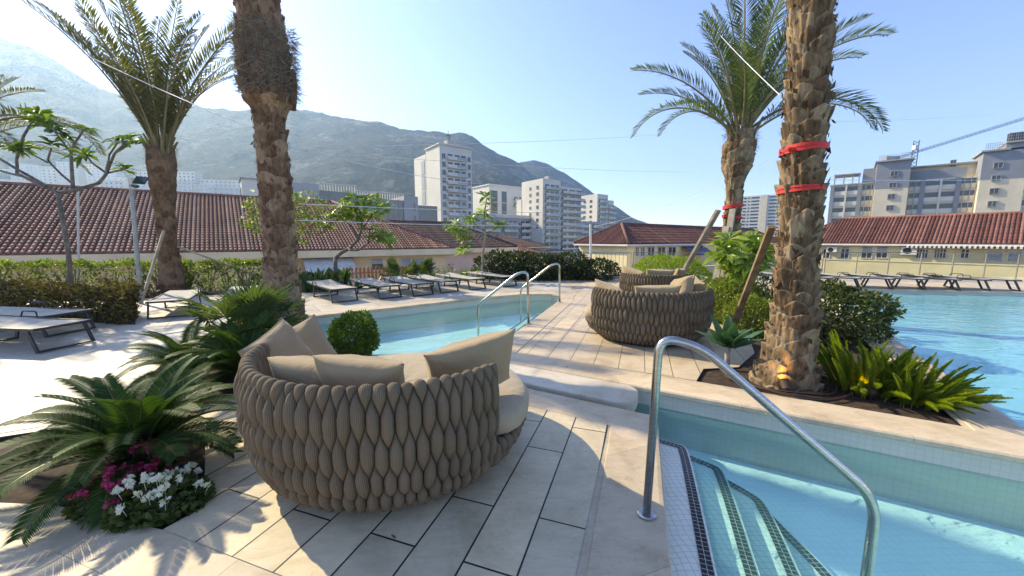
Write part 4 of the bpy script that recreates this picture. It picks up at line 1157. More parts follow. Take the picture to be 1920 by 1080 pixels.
bush('lime green feathery bush behind the farthest daybed', 'bush', (4.75, 11.3, .42), (1.15, .75, .60), 7200, .13, 'limeleaf', 7, 'lime_bush', lump=.10, w=.2, up=.6, inner=.35)
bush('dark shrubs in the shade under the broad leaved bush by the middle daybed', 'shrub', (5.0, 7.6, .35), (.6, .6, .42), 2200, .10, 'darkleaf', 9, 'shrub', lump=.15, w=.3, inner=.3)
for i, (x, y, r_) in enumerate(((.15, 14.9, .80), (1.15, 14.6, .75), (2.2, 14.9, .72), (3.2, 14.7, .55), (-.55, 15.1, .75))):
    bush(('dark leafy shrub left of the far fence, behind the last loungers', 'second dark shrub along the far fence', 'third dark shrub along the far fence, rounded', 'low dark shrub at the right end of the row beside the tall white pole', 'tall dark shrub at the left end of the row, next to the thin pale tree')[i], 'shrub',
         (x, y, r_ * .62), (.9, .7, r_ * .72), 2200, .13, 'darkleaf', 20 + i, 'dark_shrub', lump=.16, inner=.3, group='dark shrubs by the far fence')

# hedges
def hedge(label, rect, z0, z1, n, size, m, seed, **k):
    rng = random.Random(seed); c = sum((Vector(p) for p in rect), Vector((0, 0))) / 4
    t = thing('hedge', label, 'hedge', (c.x, c.y, 0)); mb = MB()
    box_leaves(mb, rect, z0, z1, n, size, rng, **k); part('foliage', mb, M[m], t, False, True)
    P = [Vector(p) for p in rect]
    for i in range(min(90, int((P[1] - P[0]).length * 3))):
        u, v = rng.random(), rng.uniform(.25, .75); p = (P[0] * (1 - u) + P[1] * u) * (1 - v) + (P[3] * (1 - u) + P[2] * u) * v
        mb = MB(); stems(mb, (p.x, p.y, 0), 3, (z1) * .8, .28, rng, .016, 0); part('stem', mb, M['smoothbark'], t, False, True)
hedge('clipped russet hedge block at the left, behind the nearest loungers', [(-13, 7.75), (-7.05, 6.72), (-7.75, 7.62), (-13.2, 8.75)], .0, .60, 21000, .075, 'russet', 31, w=.55)
hedge('loose backlit green hedge under the long tiled roof at the left', [(-22, 10.2), (-9.3, 10.75), (-9.6, 11.3), (-22, 10.8)], .0, .90, 9500, .11, 'hedgeleaf', 32, w=.42)
hedge('loose green hedge between the far left palm and the thick leaning trunk', [(-9.1, 10.75), (-7.3, 11.75), (-7.6, 12.25), (-9.4, 11.35)], .0, .90, 2600, .11, 'hedgeleaf', 33, w=.42)
hedge('low dark hedge strip in front of the loose hedge at the far left', [(-16, 9.7), (-9.9, 9.75), (-9.9, 10.15), (-16, 10.2)], .0, .42, 3000, .08, 'russet', 34, w=.5)
hedge('low dark hedge strip behind the lounger left of the leaning trunk', [(-7.5, 10.65), (-5.3, 11.75), (-5.5, 12.15), (-7.7, 11.05)], .0, .45, 3000, .08, 'darkleaf', 35, w=.5)

# plumerias -----------------------------------------------------------------
def rosette(mb, p, d, n, L, rng, w=.30):
    d = Vector(d).normalized()
    for i in range(n):
        a = 2.4 * i + rng.uniform(-.2, .2); x = d.orthogonal().normalized(); y = d.cross(x)
        o = x * math.cos(a) + y * math.sin(a); e = rng.uniform(.05, .95) - .25
        dr = (o + d * e).normalized(); l = L * rng.uniform(.7, 1.1)
        b = Vector(p) - d * rng.uniform(0, .07); m_ = b + dr * l * .45; q = b + dr * l + Vector((0, 0, -l * rng.uniform(.1, .32)))
        sd = dr.cross(d).normalized(); nn = sd.cross(dr); ww = l * w * .5
        m2 = b + dr * l * .75 + Vector((0, 0, -l * .07))
        mb.add([b, m_ + sd * ww * .9 + nn * .02, m_, m_ - sd * ww * .9 + nn * .02, m2 + sd * ww * .85, m2, m2 - sd * ww * .85, q],
               [(0, 2, 1), (0, 3, 2), (1, 2, 5, 4), (2, 3, 6, 5), (4, 5, 7), (5, 6, 7)])
def flowers(mb, p, n, r, s_, rng, mi=0):
    for i in range(n):
        c = Vector(p) + rnd_dir(rng, .3) * r * rng.uniform(.4, 1); a0 = rng.uniform(0, 6.28); ax = rnd_dir(rng, .6); x = ax.orthogonal().normalized(); y = ax.cross(x)
        for k in range(5):
            a = a0 + k * 1.2566; mb.leaf(c, x * math.cos(a) + y * math.sin(a) + ax * .3, ax, s_, s_ * .75, .1, .1, mi)
def plumeria(label, base, y, branches, heads, seed, m='plumleaf', L=.30, nl=15, jit=.35, bark_='smoothbark', fl=()):
    rng = random.Random(seed); t = thing('plumeria_tree', label, 'plumeria tree', base)
    def P(px, py, k=0): return at(px, py, y + k) - Vector(base)
    mb = MB(); off = {}
    def dep(pt):
        return off.setdefault(pt, rng.uniform(-jit, jit))
    for pts, r0, r1 in branches:
        for q in pts: dep(q)
        V = [P(q[0], q[1], off[q] * (0 if i == 0 and r0 > .04 else 1)) for i, q in enumerate(pts)]
        V2 = [V[0]]
        for i in range(len(V) - 1):
            a, b = V[i], V[i + 1]; V2 += [a.lerp(b, .5) + Vector((rng.uniform(-.01, .01), 0, rng.uniform(-.01, .01))), b]
        mb.tube(V2, [r0 + (r1 - r0) * i / (len(V2) - 1) for i in range(len(V2))], 8)
    part('trunk', mb, M[bark_], t, True)
    mb = MB(); fb = MB()
    for q in heads:
        if q not in off:
            k = min(off, key=lambda o_: (o_[0] - q[0]) ** 2 + (o_[1] - q[1]) ** 2); off[q] = off[k] + rng.uniform(-.15, .15)
        rosette(mb, P(q[0], q[1], off[q]), (rng.uniform(-.5, .5), rng.uniform(-.6, .2), .8), nl, L, rng)
        if q in fl: flowers(fb, P(q[0], q[1] - 3, off[q]), 9, .10, .05, rng)
    part('crown', mb, M[m], t)
    if fl: part('blossoms', fb, M['whitepetal'], t)
    return t
b_ = at(133, 552, 8.15); b_.z = 0
plumeria('bare branched plumeria with leaf tufts rising behind the russet hedge', tuple(b_), 8.15,
    [([(134, 566), (128, 470), (108, 362)], .044, .036), ([(108, 362), (60, 333), (0, 298), (-45, 280)], .038, .016), ([(84, 352), (32, 325), (31, 298), (44, 255), (66, 222)], .03, .02), ([(40, 330), (0, 320), (-40, 315)], .025, .018),
     ([(108, 362), (140, 357), (185, 343), (200, 325), (215, 288), (238, 264)], .045, .018), ([(200, 325), (235, 317)], .02, .016), ([(200, 325), (172, 305), (160, 290)], .02, .014), ([(197, 328), (205, 290), (220, 268)], .02, .015), ([(215, 288), (248, 266)], .016, .014),
     ([(137, 354), (133, 290), (140, 268), (155, 246)], .032, .018), ([(134, 288), (100, 244)], .02, .015), ([(133, 342), (100, 312), (90, 300), (96, 279)], .024, .015), ([(90, 305), (45, 280)], .018, .013)],
    [(70, 214), (98, 238), (160, 240), (96, 268), (155, 287), (122, 255), (238, 258), (252, 266), (222, 262), (236, 315), (40, 275), (78, 226), (30, 280), (-30, 275)], 41, L=.31, nl=16)
b_ = at(632, 522, 12.6); b_.z = 0
plumeria('crooked plumeria with a broad tufted crown in front of the long tiled roof', tuple(b_), 12.6,
    [([(634, 536), (629, 505), (629, 484), (640, 474), (655, 466), (672, 450), (677, 430), (679, 400)], .075, .035), ([(655, 468), (672, 469), (690, 456), (709, 440)], .045, .022), ([(672, 450), (660, 425), (640, 410)], .04, .02), ([(677, 432), (700, 400)], .035, .02), ([(679, 402), (665, 380)], .03, .02), ([(640, 412), (615, 420)], .02, .016), ([(690, 456), (693, 430)], .025, .016)],
    [(640, 388), (652, 374), (668, 370), (684, 374), (700, 378), (716, 388), (622, 408), (610, 424), (655, 396), (690, 398), (676, 384), (722, 398), (706, 404), (634, 402), (712, 440), (721, 446), (696, 428), (668, 402), (646, 408)], 42, 'plumlight', .52, 16, .5, fl=[(652, 374), (700, 378)])
b_ = at(903, 512, 14.3); b_.z = 0
plumeria('thin pale plumeria with stacked tufts beside the dark far shrubs', tuple(b_), 14.3,
    [([(903, 525), (905, 480), (910, 440), (908, 400), (912, 372)], .05, .022), ([(908, 440), (890, 438), (872, 452), (868, 470)], .035, .02), ([(909, 432), (895, 425), (882, 410)], .03, .02), ([(890, 438), (862, 430), (852, 420)], .03, .02), ([(908, 436), (925, 432), (940, 424)], .025, .018)],
    [(912, 368), (916, 382), (905, 396), (914, 404), (884, 408), (850, 420), (862, 434), (872, 448), (842, 425), (868, 472), (874, 460), (941, 420), (930, 418), (856, 428), (880, 414)], 43, 'plumlight', .46, 14, .4, 'palebark', fl=[(850, 420), (862, 434)])
b_ = at(1390, 545, 6.9); b_.z = 0
plumeria('broad leaved bright green plumeria bush between the two right palms', tuple(b_), 6.9,
    [([(1390, 580), (1388, 530), (1384, 490)], .035, .025), ([(1386, 520), (1360, 480), (1352, 462)], .022, .014), ([(1386, 515), (1420, 480), (1430, 460)], .022, .014), ([(1388, 500), (1390, 455)], .02, .014), ([(1388, 525), (1405, 505)], .02, .014), ([(1388, 528), (1370, 508)], .02, .014)],
    [(1352, 458), (1368, 446), (1390, 446), (1410, 450), (1428, 458), (1362, 474), (1385, 470), (1405, 474), (1424, 478), (1356, 488), (1378, 492), (1400, 495), (1418, 498), (1395, 508), (1372, 506), (1436, 470), (1345, 478)], 44, 'plumlight', .35, 16, .35)
b_ = at(1545, 500, 6.0)
# climbing shrub with pale and pink blossoms behind the leaning trunk
def flowering(label, c, r, seed):
    rng = random.Random(seed); t = thing('flowering_shrub', label, 'flowering shrub', (c[0], c[1], 0)); mb = MB(); fb = MB(); pk = MB()
    blob_leaves(mb, (0, 0, c[2]), r, 2600, .10, rng, .25, w=.5, inner=.5)
    for i in range(26): flowers(fb, (rng.uniform(-1, 1) * r[0], -r[1] * .6 + rng.uniform(-.2, .2), c[2] + rng.uniform(-.4, 1) * r[2]), 2, .06, .055, rng)
    for i in range(26): flowers(pk, (rng.uniform(-1, 1) * r[0], -r[1] * .6 + rng.uniform(-.2, .2), c[2] + rng.uniform(-.6, .7) * r[2]), 2, .06, .055, rng)
    part('foliage', mb, M['hedgeleaf'], t); part('white_blossom', fb, M['whitepetal'], t); part('pink_blossom', pk, M['pink'], t)
    mb = MB(); mb.tube([(0, 0, 0), (.1, 0, c[2] * .5), (0, 0, c[2])], [.06, .05, .03], 7); mb.tube([(.1, 0, c[2] * .5), (-.3, .1, c[2] + .3)], [.04, .015], 6); part('trunk', mb, M['smoothbark'], t)
p = at(535, 400, 12.3); flowering('climbing shrub with pink and white blossoms, showing on both sides of the leaning trunk', (p.x, p.y, 2.3), (1.15, .5, .75), 51)

# strap leaved plants behind the loungers
def clump(label, loc, n, L, w, m, seed, e=(55, 88), bd=(10, 45), cat='plant', name='strap_plant', shape=1.0, group=None, r=.18):
    rng = random.Random(seed); t = thing(name, label, cat, (loc[0], loc[1], 0), 0, group)
    for i in range(n):
        mb = MB(); a = rng.uniform(0, 360); rr = rng.uniform(0, r)
        up_leafblade(mb, (math.cos(rad(a)) * rr, math.sin(rad(a)) * rr, 0), a, rng.uniform(*e), rng.uniform(*bd), L * rng.uniform(.65, 1.1), w * rng.uniform(.8, 1.15), 7, 0, shape, .35)
        part('leaf', mb, M[m], t)
    return t
for i, (px, py, yy, L, w, m, e, lab) in enumerate((
    (585, 545, 11.2, .72, .17, 'paddle', (60, 88), 'tall paddle leaved plant right beside the leaning trunk'),
    (608, 545, 11.6, .80, .18, 'paddle', (62, 88), 'tall paddle leaved plant under the white awning'),
    (640, 540, 11.9, .80, .16, 'paddle', (60, 88), 'paddle leaved plant round the foot of the crooked plumeria'),
    (572, 540, 11.0, .66, .16, 'paddle', (55, 85), 'paddle leaved plant partly behind the leaning trunk'),
    (668, 540, 11.9, .5, .09, 'agave', (25, 80), 'spiky green rosette behind the first gap between loungers'),
    (704, 538, 12.2, .5, .09, 'agave', (25, 80), 'spiky green rosette in front of the terracotta fence'),
    (622, 545, 11.2, .55, .09, 'agave', (25, 80), 'spiky green rosette behind the nearest lounger of the pool row'),
    (812, 528, 13.4, .6, .05, 'boxleaf', (60, 88), 'grassy upright plant left of the triangular sign'),
    (846, 526, 13.9, .65, .05, 'boxleaf', (60, 88), 'grassy upright plant under the triangular sign'),
    (872, 525, 14.2, .65, .05, 'boxleaf', (60, 88), 'grassy upright plant right of the triangular sign'),
    (892, 525, 14.4, .6, .05, 'boxleaf', (60, 88), 'grassy upright plant at the foot of the thin pale plumeria'))):
    p = at(px, py, yy); clump(lab, (p.x, p.y), 18 if w < .1 else 13, L, w, m, 60 + i, e, cat='plant', name='strap_plant' if w > .1 else 'spiky_plant', shape=1.25 if w > .1 else .8)
for i, (px, yy, s_, lab) in enumerate(((738, 12.6, .72, 'grey green fan palm behind the third lounger of the pool row'), (775, 12.9, .7, 'fan palm between the wide window and the fourth lounger'), (800, 13.3, .7, 'dark fan palm behind the fifth lounger'))):
    p = at(px, 530, yy); fan_palm(lab, (p.x, p.y, 0), s_, 80 + i, 22, 'fan', group='fan palms behind the pool loungers', h0=.45)
for i, (px, py, yy, lab) in enumerate(((1335, 560, 8.6, 'grassy plant at the foot of the palm behind the right trunk'), (1415, 560, 8.6, 'grassy plant under the broad leaved bush'))):
    p = at(px, py, yy); clump(lab, (p.x, p.y), 40, .75, .045, 'fan', 90 + i, (30, 85), (20, 70), 'grassy plant', 'grassy_plant', .7)

# agave in the corner of the right planter
def agave():
    x, y = G(1362, 690); t = thing('agave', 'single agave rosette on a short whitish stem at the corner of the right planter', 'agave', (x, y, -.02))
    mb = MB(); mb.tube([(0, 0, -.03), (.004, 0, .1), (-.004, 0, .2), (0, 0, .30)], [.033, .029, .028, .035], 12); part('stem', mb, M['palebark'], t, True)
    rng = random.Random(5)
    for a, e, bd, L, w in ((-95, 78, 30, .33, .125), (-20, 40, 35, .44, .125), (-160, 45, 38, .44, .125), (200, 22, 25, .42, .11), (-5, 18, 25, .42, .11), (60, 60, 30, .40, .12), (120, 62, 30, .42, .12), (-60, 55, 40, .40, .12), (-130, 50, 42, .38, .12), (90, 84, 15, .36, .10), (30, 35, 40, .40, .11), (150, 30, 36, .40, .11), (-100, 88, 10, .25, .07)):
        mb = MB(); up_leafblade(mb, (0, 0, .30), a, e + 4, bd, L * 1.03, w * 1.32, 10, 0, .75, .45); part('leaf', mb, M['agave'], t, True)
agave()

# foxtail fern -----------------------------------------------------------------
def plume(seed, L, bendd):
    rng = random.Random(seed); mb = MB(); n = 14; p = Vector((0, 0, 0)); pts = []; tn = []
    for i in range(n + 1):
        t = i / n; e = rad(88 - bendd * t); d = Vector((math.cos(e), .12 * math.sin(3 * t + seed), math.sin(e))).normalized(); pts.append(p.copy()); tn.append(d); p = p + d * L / n
    mb.tube(pts, .004, 4)
    for k in range(1150):
        t = .06 + .94 * rng.random() ** .9; f = t * n; i = min(int(f), n - 1); b = pts[i].lerp(pts[i + 1], f - i); d = tn[i]
        a = rng.uniform(0, 6.28); x = d.orthogonal().normalized(); y = d.cross(x); o = x * math.cos(a) + y * math.sin(a)
        l = .040 * (math.sin(math.pi * min(1, .22 + .74 * t)) ** .7) * rng.uniform(.75, 1.15)
        q = b + (o + d * .75).normalized() * l; s_ = (o.cross(d)) .normalized() * .0036
        mb.add([b - s_, b + s_, q], [(0, 1, 2)])
    return mb.mesh('plume', M['fern'])
PL = [plume(1, .50, 22), plume(2, .45, 48), plume(3, .52, 72), plume(4, .40, 10)]
def fern(label, loc, specs, seed):
    rng = random.Random(seed); t = thing('foxtail_fern', label, 'fern', loc, 0, 'foxtail ferns in the right planter')
    for n, (a0, a1), tilt, ms, s0, s1, rr in specs:
        for i in range(n):
            a = rad(rng.uniform(a0, a1)); r_ = rng.uniform(.02, rr)
            o = link('plume', PL[rng.choice(ms)], t, (math.cos(a) * r_, math.sin(a) * r_, 0), (0, 0, 0), rng.uniform(s0, s1))
            tl = rad(rng.uniform(*tilt))
            o.rotation_euler = (Matrix.Rotation(a, 3, 'Z') @ Matrix.Rotation(tl, 3, 'Y')).to_euler()
fern('bushy foxtail fern with upright plumes, right of the big trunk', (3.72, 3.78, -.02), [(60, (0, 360), (0, 24), (0, 0, 3), .85, 1.2, .32), (34, (-150, 40), (20, 48), (1, 0), .75, 1.05, .30)], 3)
fern('foxtail fern sprawling over the right hand tip of the planter', (3.88, 3.46, -.02), [(44, (0, 360), (2, 32), (0, 0, 1), .75, 1.1, .24), (34, (-120, 60), (26, 58), (1, 0), .75, 1.05, .18), (1, (2, 12), (44, 50), (1,), 1.2, 1.3, .06)], 4)
clump('broad leaved young plant between the big trunk and the foxtail fern', (3.5, 4.35), 9, .5, .13, 'plumleaf', 77, (45, 85), (15, 50), 'young plant', 'young_plant', 1.2, r=.06)

# geraniums ---------------------------------------------------------------------
def geranium(label, loc, rr, nl, nf, col, seed, name):
    rng = random.Random(seed); t = thing(name, label, 'geranium', loc, 0, 'geraniums in the front bed')
    mb = MB()
    for i in range(nl):
        a = rng.uniform(0, 6.28); r_ = rr * math.sqrt(rng.random()); z = .01 + .12 * (1 - (r_ / rr) ** 2) * rng.random() + .03 * rng.random()
        p = Vector((math.cos(a) * r_, math.sin(a) * r_ * .8, z)); mb.leaf(p, rnd_dir(rng, .2), rnd_dir(rng, 1.5), rng.uniform(.03, .055), rng.uniform(.03, .045), .15, .1)
    for i in range(60):
        a = rng.uniform(0, 6.28); r_ = rr * rng.random(); p = Vector((math.cos(a) * r_ * .3, math.sin(a) * r_ * .3, 0)); q = Vector((math.cos(a) * r_, math.sin(a) * r_ * .8, rng.uniform(.05, .2)))
        mb.tube([p, q], .002, 3)
    part('foliage', mb, M['geranium'], t)
    for i in range(nf):
        a = rng.uniform(0, 6.28); r_ = rr * rng.uniform(.15, 1.05); z = .07 + .10 * (1 - (r_ / rr) ** 2) + rng.uniform(0, .05)
        mb = MB(); p = (math.cos(a) * r_, math.sin(a) * r_ * .8, z); flowers(mb, p, 10, .025, .016, rng); mb.tube([(p[0] * .9, p[1] * .9, p[2] - .06), p], .0016, 3)
        part('flower_head', mb, M[col], t)
fx, fy = G(275, 960)
geranium('white flowering geranium spilling over the stone edge at the lower left', (fx + .02, fy + .06, -.01), .26, 1600, 26, 'whitepetal', 4, 'white_geranium')
fx, fy = G(190, 955)
geranium('pink flowering geranium at the foot of the large cycad', (fx + .04, fy + .10, -.01), .25, 1300, 24, 'pink', 5, 'pink_geranium')
fx, fy = G(262, 900)
geranium('second pink geranium behind the white one', (fx, fy + .02, .02), .18, 700, 14, 'pink', 6, 'pink_geranium')

# ------------------------------------------------------------------ loungers
def lounger(label, foot, d, group, arm=True, back=0.0):
    """foot: middle of the foot end on the floor; d: direction towards the head end"""
    t = thing('sun_lounger', label, 'sun lounger', (foot[0], foot[1], .008), math.atan2(d[1], d[0]), group)
    W, L, Hh = .62, 1.95, .33
    def loop(x, lean):
        mb = MB()
        P = [(x + lean, -W / 2, Hh), (x, -W / 2 + .0, .02), (x, W / 2, .02), (x + lean, W / 2, Hh)]
        for a, b in zip(P, P[1:]):
            a, b = Vector(a), Vector(b); dd = b - a; z = dd.normalized(); xx = z.cross(Vector((1, 0, .01))).normalized(); yy = z.cross(xx)
            mb.box(tuple((a + b) / 2), (.022, .05, dd.length + .02), M=Matrix((xx, yy, z)).transposed())
        return mb
    part('leg_loop', loop(.02, .13), M['frame'], t); part('leg_loop', loop(1.42, -.10), M['frame'], t)
    mb = MB()
    for s_ in (-1, 1):
        mb.box((.62, s_ * W / 2, Hh), (1.22, .03, .035)); 
        a, b = Vector((1.23, s_ * W / 2, Hh)), Vector((1.93, s_ * W / 2, Hh + back)); mb.tube([a, b], .018, 6)
    mb.box((.02, 0, Hh), (.03, W - .03, .035)); mb.box((1.93, 0, Hh + back), (.03, W, .035))
    part('frame', mb, M['frame'], t)
    mb = MB(); n = 14
    for i in range(n + 1):
        u = i / n * L; z = Hh + .022 - .018 * math.sin(min(1, u / 1.22) * math.pi) + (max(0, u - 1.23) / .7 * back)
        for k in range(5):
            y = -W / 2 - .005 + (W + .01) * k / 4; mb.v.append((u, y, z - .012 * (1 - abs(k - 2) / 2)))
    for i in range(n):
        for k in range(4): mb.f.append([i * 5 + k, (i + 1) * 5 + k, (i + 1) * 5 + k + 1, i * 5 + k + 1]); mb.m.append(0)
    part('sling', mb, M['sling'], t)
    if arm:
        mb = MB()
        for s_ in (-1, 1):
            mb.tube(bend([(1.02, s_ * (W / 2 + .03), Hh + .01), (1.05, s_ * (W / 2 + .04), Hh + .11), (1.30, s_ * (W / 2 + .04), Hh + .11), (1.33, s_ * (W / 2 + .03), Hh + .01)], .03, 4), .011, 6)
        part('armrest', mb, M['frame'], t)
    return t
AX = Vector((-.70, .714))
row1 = 'sun loungers along the left pool'
for i, ((px, py), lab) in enumerate(zip(((648, 567), (733, 560), (795, 555), (844, 549), (897, 543.5), (957, 538)),
    ('sun lounger nearest the leaning trunk in the row along the left pool', 'second sun lounger from the leaning trunk, before the spiky rosettes', 'third sun lounger from the leaning trunk, before the first fan palm', 'fourth sun lounger from the leaning trunk, before the dark fan palm', 'fifth sun lounger, below the triangular sign', 'farthest sun lounger of the row, before the dark shrubs'))):
    lounger(lab, G(px, py), AX, row1, back=.05)
lounger('sun lounger standing before the far left palm, foot end toward the viewer', G(317, 597), Vector((-.53, .848)), 'sun loungers before the left hedge', back=.0)
lounger('sun lounger half hidden by the fan palm bush, right of the far left palm', (-5.92, 8.05), Vector((-.53, .848)), 'sun loungers before the left hedge', back=.0)
lounger('large near sun lounger at the left edge with slanting dark legs', (-6.42, 5.25), Vector((-1, .12)), 'sun loungers at the left edge', back=.0)
lounger('sun lounger just behind the large near one at the left edge', (-7.35, 6.1), Vector((-1, .12)), 'sun loungers at the left edge', back=.0)
AX2 = Vector((-.12, 1)).normalized()
far0 = G(1555, 543); far1 = G(1912, 547)
labs = ['first sun lounger past the big right trunk, across the large pool', 'second sun lounger past the big right trunk on the far deck', 'third sun lounger past the big trunk, under the air conditioner', 'fourth sun lounger past the big trunk on the far deck', 'fifth sun lounger past the big trunk on the far deck', 'third sun lounger from the right edge on the far deck', 'second sun lounger from the right edge on the far deck', 'sun lounger at the right edge of the far deck']
for i, px in enumerate((1560, 1612, 1672, 1732, 1795, 1850, 1905)):
    x, y = G(px, 540.5 + (px - 1560) / 345 * 5.0)
    lounger(labs[i] if i < 5 else labs[i + 1], (x, y), Vector((-.80, .6)), 'sun loungers on the far deck', back=.06)

# ------------------------------------------------------------------ posts, sign, lamps, hoses, wires
def post(name, label, cat, base, top, r, m='galv', group=None):
    t = thing(name, label, cat, base, 0, group); b = Vector(base); mb = MB()
    mb.tube([(0, 0, 0), tuple(Vector(top) - b)], r, 10); part('pole', mb, M[m], t); return t
x, y = G(265, 570)
tp = at(246, 346, y)
t = post('camera_post', 'grey metal post carrying a small solar panel and camera, left of the far palm', 'camera post', (x, y, 0), tuple(tp), .045)
v = tp - Vector((x, y, 0))
mb = MB(); mb.box((v.x + .02, v.y, v.z + .02), (.10, .08, .26)); part('bracket', mb, M['white'], t)
mb = MB(); mb.box((v.x + .28, v.y - .05, v.z + .09), (.30, .02, .20), M=Matrix.Rotation(rad(-30), 3, 'X') @ Matrix.Rotation(.12, 3, 'Y')); part('solar_panel', mb, M['winglass'], t)
mb = MB(); mb.tube([(v.x + .06, v.y - .04, v.z - .03), (v.x + .2, v.y - .1, v.z - .06), (v.x + .26, v.y - .12, v.z - .06)], [.03, .035, .035], 8); part('camera', mb, M['black'], t)
x, y = G(148, 548); tp = at(146, 352, y); post('white_pole', 'thin white pole beside the bare plumeria trunk', 'pole', (x, y, 0), tuple(tp), .028, 'white')
p = at(1108, 520, 15.0); post('white_pole', 'tall white pole beside the far gate', 'pole', (p.x, p.y, 0), tuple(at(1107, 420, 15.0)), .045, 'white')
p = at(846, 530, 14.3); t = post('sign_post', 'small triangular sign on a thin post among the plants behind the loungers', 'sign', (p.x, p.y, 0), tuple(at(846, 497, 14.3)), .015)
q = at(846, 500, 14.28) - Vector((p.x, p.y, 0)); mb = MB(); s_ = .11
mb.tube([(q.x - s_, q.y, q.z + s_ * .9), (q.x + s_, q.y, q.z + s_ * .9), (q.x, q.y, q.z - s_ * .9), (q.x - s_, q.y, q.z + s_ * .9)], .02, 6); part('triangle', mb, M['terracotta'], t)

def spotlamp(label, x, y, aim, en):
    t = thing('garden_spotlight', label, 'spotlight', (x, y, -.02), 0, 'garden spotlights'); a = Vector(aim).normalized(); mb = MB()
    mb.tube([(0, 0, -.03), (0, 0, .07)], .012, 8); part('spike', mb, M['black'], t)
    c = Vector((0, 0, .09)); mb = MB(); mb.tube([c - a * .05, c - a * .04, c + a * .04, c + a * .055], [.03, .04, .045, .05], 16, False); mb.tube([c - a * .052, c - a * .045], .03, 12); part('housing', mb, M['pipe'], t)
    mb = MB(); mb.tube([c + a * .036, c + a * .038], .036, 16); part('lens', mb, M['lamp'], t)
    l = bpy.data.lights.new('spotlight_bulb', 'SPOT'); l.energy = en; l.color = (1, .55, .18); l.spot_size = rad(75); l.spot_blend = .6; l.shadow_soft_size = .03
    o = bpy.data.objects.new('spotlight_bulb', l); COL.objects.link(o); o.parent = t; o.location = c + a * .06; o.rotation_euler = (-a).to_track_quat('Z', 'Y').to_euler()
x, y = G(1472, 728, .04); spotlamp('brown garden spotlight shining orange on the base of the big trunk', x, y, (.12, .75, .75), 3.2)
x, y = G(1632, 742, .02); spotlamp('garden spotlight glowing inside the foxtail fern', x, y, (.1, .9, .6), 1.1)
# drip hoses coiled round the trunk
mb = MB(); rng = random.Random(9)
for k in range(4):
    r_ = .42 + .05 * k; P = [(3.02 + r_ * math.cos(a) * (1 + .06 * math.sin(2 * a + k)), 4.0 + r_ * .9 * math.sin(a) - .02, .006 + .015 * math.sin(a * 3 + k) + .012 * (k % 2)) for a in np.linspace(rad(160), rad(400), 40)]
    P += [(4.0 + .06 * k, 3.45 - .03 * k, .0), (4.5, 3.9 + .05 * k, 0)]
    mb.tube(P, .009, 6)
solo('drip_hose', mb, M['pipe'], 'coil of brown drip hoses on the soil round the big right trunk', 'hose', origin=(3.02, 4.0, 0))

def wire(label, a, b, sag=.1, r=.006):
    a, b = Vector(a), Vector(b); P = [a.lerp(b, i / 24) - Vector((0, 0, sag * 4 * (i / 24) * (1 - i / 24))) for i in range(25)]
    mb = MB(); mb.tube(P, r, 5); solo('wire', mb, M['wire'], label, 'wire', 'thin wires strung overhead', origin=tuple(a))
wire('white wire from the far left palm frond tips to the leaning trunk', at(112, 78, 9.5), at(487, 247, 6.35), .05, .008)
wire('wire from the leaning trunk toward the tall poles on the right', at(550, 278, 6.5), at(905, 345, 15), .1, .007)
wire('upper wire stretching past the white tower', at(540, 277, 9), at(1240, 252, 24), .1, .006)
wire('wire crossing in front of the white tower at mid height', at(555, 282, 9), at(1300, 322, 26), .15, .006)
wire('low wire above the long tiled roof', at(560, 382, 9), at(1100, 400, 20), .05, .009)
wire('lower wire above the eaves', at(560, 413, 9), at(1105, 424, 16), .05, .009)
wire('wire dropping from the palm crown behind the right trunk', at(1345, 60, 8.2), at(1462, 178, 4.15), .02, .005)
wire('pale wire high on the right over the apartment block', at(1560, 228, 20), at(1860, 214, 30), .1, .006)
wire('wire passing the apartment block at the middle of its height', at(1548, 337, 8), at(1990, 333, 14), .05, .005)
wire('wire from the right trunk down to the far gate pole', at(1440, 300, 8.5), at(1110, 425, 15), .2, .005)

for i, (px, py, a, lab) in enumerate(((22, 1010, .4, 'small curled dry leaf on the pale stone in the lower left corner'), (150, 997, 1.9, 'small dry leaf on the pale stone just below the geraniums'), (1062, 690, 1.1, 'dry leaf lying on the warm planks near the channel edge'), (742, 1012, 2.6, 'dry leaf on the planks in the shade below the nearest daybed'))):
    x, y = G(px, py); mb = MB(); up_leafblade(mb, (0, 0, 0), 0, 25, 60, .035, .014, 5, 0, 1, .8)
    o = solo('fallen_leaf', mb, M['russet'], lab, 'fallen leaf', 'dry leaves on the paving'); o.location = (x, y, .012); o.rotation_euler = (0, 0, a)
